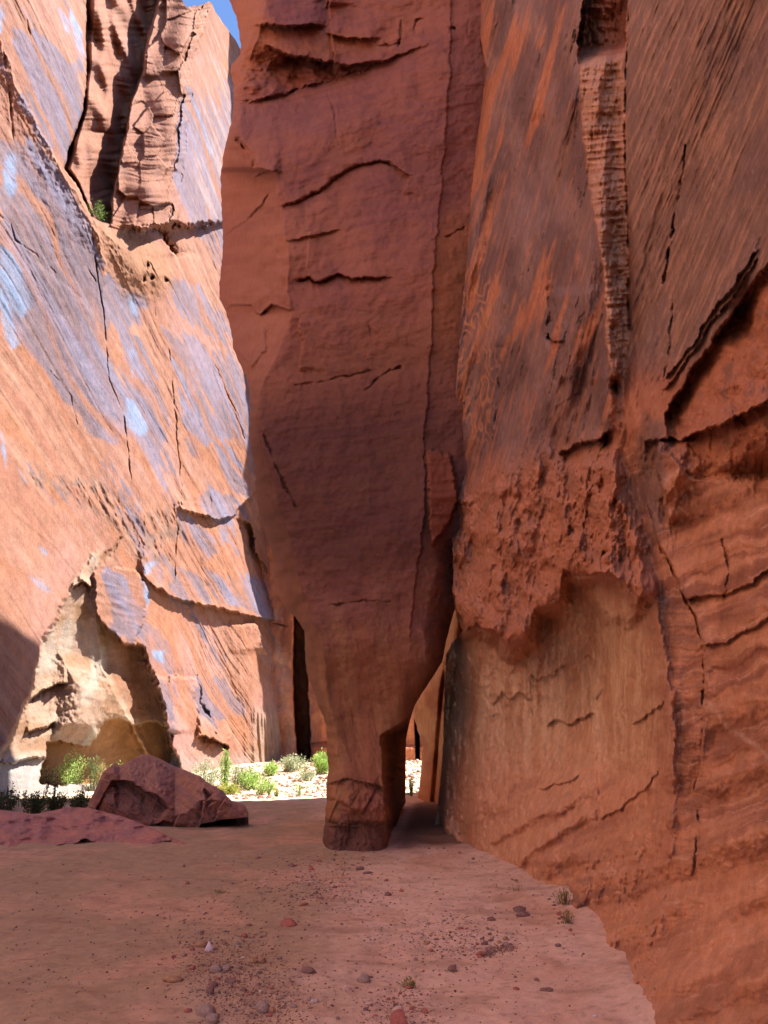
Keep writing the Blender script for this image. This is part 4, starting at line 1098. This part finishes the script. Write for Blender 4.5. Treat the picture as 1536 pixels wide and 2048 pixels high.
    o = relief_rock('pale_block', (436, 534), top, bot, depth3, lambda U, V, P: mix(np.tile(hexc('#c9ae9a'), U.shape + (1,)), hexc('#a98672'), ss(0, .4, fbm(U / 9, V / 6, 3, 832))), 1.5, M_BOULDER, 90, 40)
    tag(o, 'pale sunlit sandstone block on the wash just right of the angular boulder', 'boulder')


build_boulder()


# ------------------------------------------------------------------ stones on the sand
def flat_mat(name, hx, var=0.25, rough=0.85):
    m = bpy.data.materials.new(name); m.use_nodes = True
    nt = m.node_tree; N = nt.nodes; L = nt.links; b = N['Principled BSDF']
    c = hexc(hx)
    tc = N.new('ShaderNodeTexCoord'); n = N.new('ShaderNodeTexNoise'); n.inputs['Scale'].default_value = 3.0; n.inputs['Detail'].default_value = 6
    L.new(tc.outputs['Object'], n.inputs['Vector'])
    cr = N.new('ShaderNodeValToRGB'); cr.color_ramp.elements[0].position = .3; cr.color_ramp.elements[1].position = .7
    cr.color_ramp.elements[0].color = (*(c * (1 - var)), 1); cr.color_ramp.elements[1].color = (*(c * (1 + var)), 1)
    L.new(n.outputs['Fac'], cr.inputs['Fac']); L.new(cr.outputs['Color'], b.inputs['Base Color'])
    b.inputs['Roughness'].default_value = rough; b.inputs['Specular IOR Level'].default_value = .25
    bp = N.new('ShaderNodeBump'); bp.inputs['Strength'].default_value = .3; bp.inputs['Distance'].default_value = .05
    L.new(n.outputs['Fac'], bp.inputs['Height']); L.new(bp.outputs['Normal'], b.inputs['Normal'])
    return m


STONE_MATS = {'red': flat_mat('red_stone', '#a8695a'), 'dark': flat_mat('dark_stone', '#84685e'), 'grey': flat_mat('grey_stone', '#9c897c'), 'tan': flat_mat('tan_stone', '#b08a66'),
              'pale': flat_mat('pale_stone', '#cdb5a4'), 'white': flat_mat('white_stone', '#ddd2d2', .08)}


def sphere_vf(nu=18, nv=10):
    """quad-only rounded lump as (v, q)"""
    th = np.linspace(0.06, np.pi - 0.06, nv); ph = np.linspace(0, 2 * np.pi, nu, endpoint=False)
    T, Ph = np.meshgrid(th, ph, indexing='ij')
    P = np.stack([np.sin(T) * np.cos(Ph), np.sin(T) * np.sin(Ph), np.cos(T)], -1)
    q = gridq(nv, nu, True)
    n = nv * nu
    caps = []
    for r in (0, nv - 1):
        for j in range(0, nu - 2, 2):
            caps.append((r * nu, r * nu + j + 1, r * nu + j + 2, r * nu + (j + 3) % nu if j + 3 < nu else r * nu + j + 2))
    return P.reshape(-1, 3), q


def stone_mesh(i, angular, pointed=False):
    P, q = sphere_vf()
    s = 10.7 * i
    n = 0.22 * noise(P[:, 0] * 1.3 + s, P[:, 1] * 1.3 + P[:, 2] * 1.7, 850 + i) + 0.10 * noise(P[:, 0] * 3 + s, P[:, 2] * 3 + P[:, 1] * 2, 870 + i)
    P = P * (1 + n)[:, None]
    if angular:
        r_ = np.random.RandomState(i)
        for _ in range(9):
            d = r_.normal(size=3); d /= np.linalg.norm(d); lim = r_.uniform(.55, .8)
            k = P @ d
            P = P - np.clip(k - lim, 0, None)[:, None] * d
    if pointed:
        P[:, :2] *= (1 - 0.75 * np.clip(P[:, 2], 0, 1))[:, None]; P[:, 2] *= 1.2
    me = bpy.data.meshes.new('stone')
    me.from_pydata(P.tolist(), [], [tuple(int(k) for k in f) for f in q])
    for f in me.polygons: f.use_smooth = not angular
    me.materials.append(STONE_MATS['red'])
    return me


STONES = [stone_mesh(i, i % 2 == 0) for i in range(12)]
POINTED = stone_mesh(20, False, True)


def ground_hits(px, py, it=10):
    dx, dy, dz = ray(np.asarray(px, float), np.asarray(py, float))
    dz = np.minimum(dz, -1e-3)
    t = np.minimum(EYE / -dz, 80)
    for _ in range(it):
        t = 0.5 * t + 0.5 * np.minimum(80, (EYE - ground_z(dx * t, dy * t)) / -dz)
    return dx * t, dy * t, ground_z(dx * t, dy * t), t


def put_stone(px, py, w, kind, flat, mesh, label, group=None, name='stone', asp=0.75):
    x, y, z, t = ground_hit(px, py)
    r = 0.5 * w * 1.12 * t / F
    o = bpy.data.objects.new(name, mesh); COL.objects.link(o)
    o.scale = (r, r * asp, r * flat)
    o.location = (x, y, z + r * flat * 0.35)
    o.rotation_euler = (rng.uniform(-.15, .15), rng.uniform(-.15, .15), rng.uniform(-.6, .6))
    o.material_slots[0].link = 'OBJECT'; o.material_slots[0].material = STONE_MATS[kind]
    tag(o, label, 'stone', group)
    return o


NAMED = [
    (418, 1901, 15, 'white', 1.3, POINTED, 'small white pointed stone standing among grey pebbles'),
    (346, 1962, 36, 'tan', .38, STONES[1], 'flat tan stone lying alone on the damp sand, widest of the tan ones'),
    (412, 2030, 40, 'grey', .6, STONES[3], 'large rounded grey-brown cobble at the lower edge of the pebble patch'),
    (424, 2042, 27, 'grey', .65, STONES[5], 'smaller rounded cobble touching the large grey-brown cobble'),
    (525, 2022, 28, 'grey', .8, STONES[7], 'rounded grey cobble tilted up on its own on the sand'),
    (506, 1926, 17, 'tan', .7, STONES[9], 'left stone of two yellowish tan cobbles lying end to end'),
    (523, 1925, 18, 'tan', .7, STONES[1], 'right stone of two yellowish tan cobbles lying end to end'),
    (616, 1945, 30, 'dark', .45, STONES[2], 'flat dark grey slab of stone right of the tan cobbles'),
    (728, 1964, 24, 'grey', .75, STONES[11], 'round brown-grey cobble alone in the middle of the pink sand'),
    (578, 1850, 34, 'red', .45, STONES[4], 'wide flat purple-red stone above the pebble patch'),
    (775, 1792, 15, 'dark', .75, STONES[6], 'dark round stone alone on smooth sand below the slab foot'),
    (432, 1943, 24, 'grey', .7, STONES[3], 'angular grey cobble at the left side of the pebble patch, beside another grey one'),
    (454, 1941, 19, 'grey', .7, STONES[8], 'grey cobble leaning against the angular grey cobble'),
    (461, 1964, 24, 'dark', .5, STONES[10], 'flat dark stone below the two grey cobbles'),
    (420, 1986, 15, 'dark', 1.1, STONES[5], 'upright brown egg-shaped stone'),
    (427, 1972, 18, 'dark', .6, STONES[2], 'brown stone just above the upright egg-shaped stone'),
    (402, 1892, 24, 'tan', .55, STONES[7], 'tan rounded stone left of the white pointed stone'),
    (695, 1978, 18, 'pale', .8, STONES[0], 'pale pinkish angular stone left of the round brown-grey cobble'),
    (797, 2026, 26, 'pale', .8, STONES[0], 'pale rough stone above the red block at the bottom edge'),
    (800, 2052, 42, 'red', .9, STONES[4], 'big red angular block cut by the bottom edge of the photo'),
    (1040, 1822, 26, 'dark', .45, STONES[2], 'upper brown flat stone of a small pile on the pink sand'),
    (1044, 1831, 30, 'dark', .4, STONES[6], 'lower brown flat stone of a small pile on the pink sand'),
    (983, 1841, 15, 'dark', .6, STONES[9], 'dark round stone left of the small pile of flat stones'),
    (906, 1941, 21, 'dark', .6, STONES[8], 'blackish pebble with a crooked top on the right side of the sand'),
    (962, 1910, 20, 'red', .5, STONES[0], 'brick-shaped red stone at the end of a gravel trail'),
    (1093, 1981, 25, 'dark', .3, STONES[10], 'thin flat brown stone alone near the right wall'),
    (1190, 2033, 9, 'white', .5, STONES[1], 'tiny white pebble alone on bare pink sand'),
    (733, 1747, 21, 'dark', .25, STONES[6], 'long thin dark stone below the slab foot'),
    (720, 1739, 16, 'dark', .5, STONES[3], 'dark stone just above the long thin one'),
    (583, 1733, 16, 'dark', .5, STONES[4], 'dark flat stone in the far line of stones left of the slab foot'),
    (1117, 1893, 14, 'dark', .5, STONES[2], 'purple-grey flat stone nearest the grass at the right wall'),
]


def build_stones():
    for a in NAMED:
        put_stone(*a)
    lab = {'red': ('small reddish stone in the loose scatter on the sand', 'small reddish stones scattered on the sand'),
           'dark': ('small dark brown stone in the loose scatter on the sand', 'small dark stones scattered on the sand'),
           'grey': ('small grey pebble in the loose scatter on the sand', 'small grey pebbles scattered on the sand'),
           'tan': ('small tan pebble in the loose scatter on the sand', 'small tan pebbles scattered on the sand'),
           'pale': ('small pale pebble in the loose scatter on the sand', 'small pale pebbles scattered on the sand')}
    R = np.random.RandomState(5)
    pts = []
    while len(pts) < 225:
        k = R.rand()
        if k < .36:
            a = R.rand(); x = 400 + 130 * a + R.normal() * 45; y = 1860 + 170 * a + R.normal() * 25
        elif k < .50:
            x = 640 + R.normal() * 45; y = 1772 + R.normal() * 28
        elif k < .66:
            x = 930 + R.normal() * 60; y = 1880 + R.normal() * 26 - .1 * (x - 930)
        elif k < .78:
            x = 560 + R.normal() * 120; y = 1722 + R.normal() * 12
        elif k < .86:
            x = 790 + R.normal() * 40; y = 2020 + R.normal() * 22
        else:
            x = R.uniform(330, 1100); y = R.uniform(1715, 2035)
        if not (20 < x < 1130 and 1708 < y < 2046):
            continue
        if y < 1712 or (x > 1000 and y < 1780) or (x > 1060 and y > 1985 and x > 1180):
            continue
        pts.append((x, y))
    for x, y in pts:
        w = (6.5 + 12 * R.rand() ** 2.0) * (0.55 + 0.45 * (y - 1700) / 340)
        left = x < 640
        kind = R.choice(['red', 'dark', 'grey', 'tan', 'pale'], p=[.25, .25, .28, .14, .08] if left else [.40, .36, .10, .06, .08])
        put_stone(x, y, max(w, 4.6), kind, R.uniform(.3, .75), STONES[R.randint(12)], lab[kind][0], lab[kind][1], asp=R.uniform(.5, .95))
    # chips fallen along the foot of the slab and of the right wall
    line = [(640, 1700), (700, 1704), (760, 1692), (785, 1684), (860, 1690), (905, 1692), (960, 1716), (1010, 1742), (1060, 1776), (1110, 1800), (1140, 1850), (1160, 1890), (1195, 1950), (1240, 2005)]
    for k in range(46):
        a = R.rand() * (len(line) - 1); i0 = int(a); f = a - i0
        x = line[i0][0] * (1 - f) + line[i0 + 1][0] * f - abs(R.normal()) * 12; y = line[i0][1] * (1 - f) + line[i0 + 1][1] * f + abs(R.normal()) * 5
        put_stone(x, y, (5 + 9 * R.rand() ** 2) * (0.6 + 0.4 * (y - 1690) / 340), R.choice(['red', 'dark']), R.uniform(.4, .8), STONES[2 * R.randint(6)], 'small angular chip fallen along the foot of the slab and the right wall', 'chips fallen along the rock foot', asp=R.uniform(.6, .95))
    # fine gravel nobody could count
    P0, q0 = sphere_vf(7, 5)
    vs, qs, cs = [], [], []
    pal = [hexc(h) for h in ('#9a6a58', '#7d5a4e', '#b08c74', '#8f7468', '#c2a894', '#6f524a')]
    gp = []
    while len(gp) < 9000:
        k = R.rand()
        if k < .40:
            a = R.rand(); x = 420 + 130 * a + R.normal() * 60; y = 1880 + 160 * a + R.normal() * 40
        elif k < .52:
            a = R.rand(); x = 965 + 60 * a + R.normal() * 5; y = 1908 - 14 * a + R.normal() * 4
        elif k < .62:
            x = 640 + R.normal() * 70; y = 1775 + R.normal() * 30
        elif k < .72:
            x = 900 + R.normal() * 70; y = 1880 + R.normal() * 30
        elif k < .80:
            x = 800 + R.normal() * 45; y = 2020 + R.normal() * 25
        else:
            x = R.uniform(0, 1150); y = 1705 + 345 * R.rand() ** .8
        if not (-50 < x < 1200 and 1700 < y < 2120):
            continue
        gp.append((x, y))
    gp = np.array(gp)
    GX, GY, GZ, GT = ground_hits(gp[:, 0], gp[:, 1])
    for n in range(len(gp)):
        gx, gy, gz, t = GX[n], GY[n], GZ[n], GT[n]
        r = t / F * (1.0 + 1.9 * R.rand() ** 2.5)
        a = R.rand() * 6.28
        p = P0 * np.array([r, r * R.uniform(.5, 1), r * R.uniform(.3, .7)]) * (1 + .25 * R.normal(size=(len(P0), 1)).clip(-1, 1))
        p = np.stack([p[:, 0] * math.cos(a) - p[:, 1] * math.sin(a) + gx, p[:, 0] * math.sin(a) + p[:, 1] * math.cos(a) + gy, p[:, 2] + gz + r * .15], -1)
        vs.append(p); qs.append(q0 + n * len(P0)); cs.append(np.tile(pal[R.randint(len(pal))], (len(P0), 1)))
    tag(mesh_from('gravel', [(np.concatenate(vs), np.concatenate(qs), np.concatenate(cs))], M_BOULDER), kind='stuff')
    # cobbles of the sunlit wash
    vs, qs, cs = [], [], []; n = 0; ctrs = []
    pal = [hexc(h) for h in ('#b58f78', '#94705e', '#cbb7a2', '#a4917f', '#d8cbb8', '#8a5f50')]
    P0, q0 = sphere_vf(8, 6)
    while n < 4200:
        x = R.uniform(-14, 2.5); y = R.uniform(28.2, 44)
        if x < -12.2 + .305 * (y - 24) + .5:
            continue
        gz = 0.0; r = .02 + .09 * R.rand() ** 3
        p = P0 * np.array([r, r * R.uniform(.6, 1), r * R.uniform(.4, .8)]) * (1 + .2 * R.normal(size=(len(P0), 1)).clip(-1, 1)) + np.array([x, y, gz + .2 * r]); ctrs.append((x, y))
        vs.append(p); qs.append(q0 + n * len(P0)); cs.append(np.tile(pal[R.randint(len(pal))], (len(P0), 1))); n += 1
    ctrs = np.array(ctrs); zc = np.repeat(ground_z(ctrs[:, 0], ctrs[:, 1]), len(P0))
    vv = np.concatenate(vs); vv[:, 2] += zc
    tag(mesh_from('pebbles', [(vv, np.concatenate(qs), np.concatenate(cs))], M_BOULDER), kind='stuff')


build_stones()


# ------------------------------------------------------------------ shrubs and grasses
def leaf_mat(name, hx):
    m = bpy.data.materials.new(name); m.use_nodes = True
    nt = m.node_tree; N = nt.nodes; L = nt.links; b = N['Principled BSDF']
    at = N.new('ShaderNodeAttribute'); at.attribute_name = 'col'
    L.new(at.outputs['Color'], b.inputs['Base Color'])
    b.inputs['Roughness'].default_value = .6; b.inputs['Specular IOR Level'].default_value = .2
    tr = N.new('ShaderNodeBsdfTranslucent'); L.new(at.outputs['Color'], tr.inputs['Color'])
    mx = N.new('ShaderNodeMixShader'); mx.inputs['Fac'].default_value = .35
    L.new(b.outputs['BSDF'], mx.inputs[1]); L.new(tr.outputs['BSDF'], mx.inputs[2])
    L.new(mx.outputs['Shader'], N['Material Output'].inputs['Surface'])
    return m


M_LEAF = leaf_mat('leaves', '#6f8a3a')
M_STEM = flat_mat('stems', '#6b5a44')


def shrub(name, label, cat, base, hgt, wid, nst, nlf, lsz, cols, R, group=None, upright=.6, stemw=.008, leaf_from=.15, aspect=2.6, tip=None):
    e = bpy.data.objects.new(name, None); COL.objects.link(e); e.location = base
    tag(e, label, cat, group)
    sv, sq, lv, lq, lc = [], [], [], [], []
    for i in range(nst):
        a = R.rand() * 6.28; rad = wid * .5 * R.rand() ** .6
        hh = hgt * (1 - .45 * R.rand() * (1 - upright * .5)) * (1 - .35 * (rad / (wid * .5 + 1e-6)) ** 2)
        tipp = np.array([math.cos(a) * rad, math.sin(a) * rad, hh])
        b0 = np.array([math.cos(a) * rad * .25 * (1 + upright), math.sin(a) * rad * .25 * (1 + upright), -.05])
        mid = (b0 + tipp) / 2 + R.normal(size=3) * wid * .05 + np.array([0, 0, hh * .08])
        pts = []
        for k in np.linspace(0, 1, 7):
            pts.append((1 - k) ** 2 * b0 + 2 * k * (1 - k) * mid + k * k * tipp)
        pts = np.array(pts)
        for j in range(7):
            w = stemw * (1 - .75 * j / 6)
            for q_ in range(4):
                sv.append(pts[j] + w * np.array([math.cos(q_ * 1.571), math.sin(q_ * 1.571), 0]))
        o = i * 28
        for j in range(6):
            for q_ in range(4):
                sq.append((o + j * 4 + q_, o + j * 4 + (q_ + 1) % 4, o + j * 4 + 4 + (q_ + 1) % 4, o + j * 4 + 4 + q_))
        nl = max(2, int(nlf / nst))
        base_c = hexc(cols[R.randint(len(cols))])
        for _ in range(nl):
            k = leaf_from + (1 - leaf_from) * R.rand() ** .8
            p = (1 - k) ** 2 * b0 + 2 * k * (1 - k) * mid + k * k * tipp + R.normal(size=3) * wid * .055
            d = (tipp - b0) / (np.linalg.norm(tipp - b0) + 1e-6) * upright + R.normal(size=3) * .6; d /= np.linalg.norm(d) + 1e-6
            n_ = np.cross(d, R.normal(size=3)); n_ /= np.linalg.norm(n_) + 1e-6
            l = lsz * R.uniform(.6, 1.3); w = l / aspect
            o2 = len(lv)
            lv.extend([p, p + d * l * .5 + n_ * w * .5, p + d * l, p + d * l * .5 - n_ * w * .5])
            lq.append((o2, o2 + 1, o2 + 2, o2 + 3))
            cc = base_c * R.uniform(.75, 1.25)
            if tip and k > .85 and R.rand() < .5:
                cc = hexc(tip)
            lc.extend([cc] * 4)
    for nm, v, q, c, m in (('stems', sv, sq, hexc('#6b5a44'), M_STEM), ('foliage', lv, lq, np.array(lc), M_LEAF)):
        o = mesh_from(nm, [(np.array(v), np.array(q), c)], m, smooth=(nm == 'stems'))
        o.parent = e
    return e


def build_plants():
    R = np.random.RandomState(11)
    G1 = ['#a9c66e', '#b6d078', '#98b85e']; G2 = ['#74804e', '#808c58', '#687446']; G3 = ['#aab28a', '#b8bd9c', '#98a27a']; GD = ['#4f5a34', '#5b6238', '#454c30']; GY = ['#a8b050', '#98a848', '#b8b860']
    def at(px, py):
        x, y, z, t = ground_hit(px, py); return (x, y, z), t
    L = [
        ('shrub', 'tall feathery light green shrub left of the angular boulder', (143, 1582), 1500, 54, 18, 800, .10, G1, None, .9),
        ('shrub', 'tall grey-green shrub touching the left side of the angular boulder', (186, 1582), 1512, 46, 16, 620, .10, G2, None, .9),
        ('shrub', 'dark leafy bush in shade behind the low rock, rightmost of three', (158, 1620), 1584, 44, 22, 800, .07, GD, None, .7),
        ('shrub', 'dark leafy bush in shade behind the low rock, middle of three', (112, 1622), 1586, 50, 24, 800, .07, GD, None, .7),
        ('shrub', 'dark spiky bush in shade behind the low rock, leftmost of three', (66, 1627), 1588, 56, 26, 800, .08, GD, None, .9),
        ('shrub', 'dark green plant at the left edge of the photo behind the low rock', (6, 1624), 1582, 56, 20, 600, .08, GD, None, .9),
        ('shrub', 'pale green wispy bush against the white rock at the left edge', (8, 1582), 1522, 50, 20, 700, .10, G3, None, .8),
        ('shrub', 'slender upright green shrub right of the angular boulder', (447, 1583), 1498, 22, 10, 700, .10, G1, None, 1.0),
        ('shrub', 'pale grey-green wispy bush behind the right shoulder of the boulder', (408, 1585), 1520, 74, 26, 900, .09, G3, None, .7),
        ('shrub', 'broad bright green bush behind the pale block', (498, 1580), 1538, 58, 30, 1300, .09, G1, None, .7),
        ('shrub', 'green bush right of the pale block', (528, 1590), 1556, 50, 26, 1000, .08, G1, None, .7),
        ('shrub', 'low yellow-green bush left of the pale block', (462, 1589), 1568, 46, 20, 700, .08, GY, None, .7),
        ('shrub', 'small round green bush at the foot of the far cliff corner', (541, 1541), 1512, 30, 22, 900, .12, G1, None, .6),
        ('shrub', 'grey sage bush at the foot of the shaded end wall', (588, 1538), 1507, 60, 30, 1300, .12, G3, None, .6),
        ('shrub', 'bright green bush touching the left edge of the slab leg', (644, 1548), 1502, 46, 30, 1400, .12, G1, None, .6),
        ('flower', 'small plant with bright yellow flowers beside the shade line', (554, 1593), 1580, 14, 10, 220, .05, GY, '#d8c020', .8),
        ('shrub', 'feathery pale green brush between the white rock and the tall light shrub', (92, 1583), 1530, 44, 14, 500, .09, G3, None, .9),
        ('shrub', 'straggly yellow-green brush low behind the top of the angular boulder', (235, 1580), 1524, 50, 14, 500, .09, G1, None, .9),
        ('shrub', 'wide wispy grey-green brush between the slender shrub and the broad bush', (474, 1578), 1528, 46, 16, 500, .09, G3, None, .9),
        ('shrub', 'low sparse sage on the pebbles left of the bright bush at the slab', (612, 1562), 1540, 40, 14, 400, .10, G3, None, .7),
        ('weed', 'thin pale green weed on the sunlit wash between flowers and slab', (598, 1592), 1566, 20, 8, 200, .06, G1, None, 1.0),
        ('weed', 'thin green flowering stalks seen through the opening beside the slab', (822, 1592), 1548, 16, 7, 200, .07, G1, '#e8e4d0', 1.0),
    ]
    for nm, lab, (bx, by), ty, w, ns, nl, ls, cols, tip, up in L:
        p, t = at(bx, by)
        shrub(nm, lab, 'shrub' if nm == 'shrub' else 'plant', p, (by - ty) * t / F, w * t / F, int(ns * 1.6), int(nl * 1.3), ls * .95, cols, R, upright=up, tip=tip, stemw=.010)
    # dark dry stalks with seed pods, silhouetted on the bright rock
    for lab, (bx, by), ty, w in (('dark dry stalks with seed pods, the pair nearest the dark spiky bush', (84, 1612), 1548, 26), ('dark dry stalks with seed pods beside the dark middle bush', (104, 1612), 1550, 18),
                                 ('dark dry stalks with seed pods at the left edge of the photo', (18, 1618), 1564, 26), ('short dark dry stalks leaning right near the left edge of the photo', (42, 1614), 1574, 18)):
        p, t = at(bx, by)
        shrub('dry_weed', lab, 'plant', p, (by - ty) * t / F, w * t / F, 4, 90, .045, ['#4a3a38', '#5a4642'], R, upright=1.0, leaf_from=.35, aspect=1.4, stemw=.012)
    # shrub on the high ledge of the cliff
    w = left_base(np.array(196.), np.array(447.), np.array(-0.2))
    shrub('ledge_shrub', 'small green bush growing on the high ledge of the sunlit cliff', 'shrub', tuple(float(k) for k in w), 1.0, 1.5, 20, 520, .12, ['#5f7a38', '#6d8840', '#54702f'], R, upright=.6, stemw=.015)
    # grass at the wall foot and sprigs on the sand
    for lab, bx, by, h_, w_, n in (('yellow-green grass tuft at the foot of the right wall, upper of two', 1128, 1808, .16, .22, 50), ('yellow-green grass tuft at the foot of the right wall, lower of two', 1136, 1846, .12, .14, 30),
                                   ('tiny green sprig alone on the sand left of the far stones', 440, 1786, .03, .12, 20), ('tiny green sprig beside the round brown-grey cobble', 818, 1975, .05, .14, 24),
                                   ('sparse dry grass stalks on the sand before the right wall', 1030, 1782, .08, .22, 12)):
        p, t = at(bx, by)
        shrub('grass_tuft', lab, 'grass', p, h_, w_, n, n * 3, .035, ['#8d8a4c', '#7d8446', '#9a9058'], R, upright=.8, stemw=.0022, aspect=4)


build_plants()
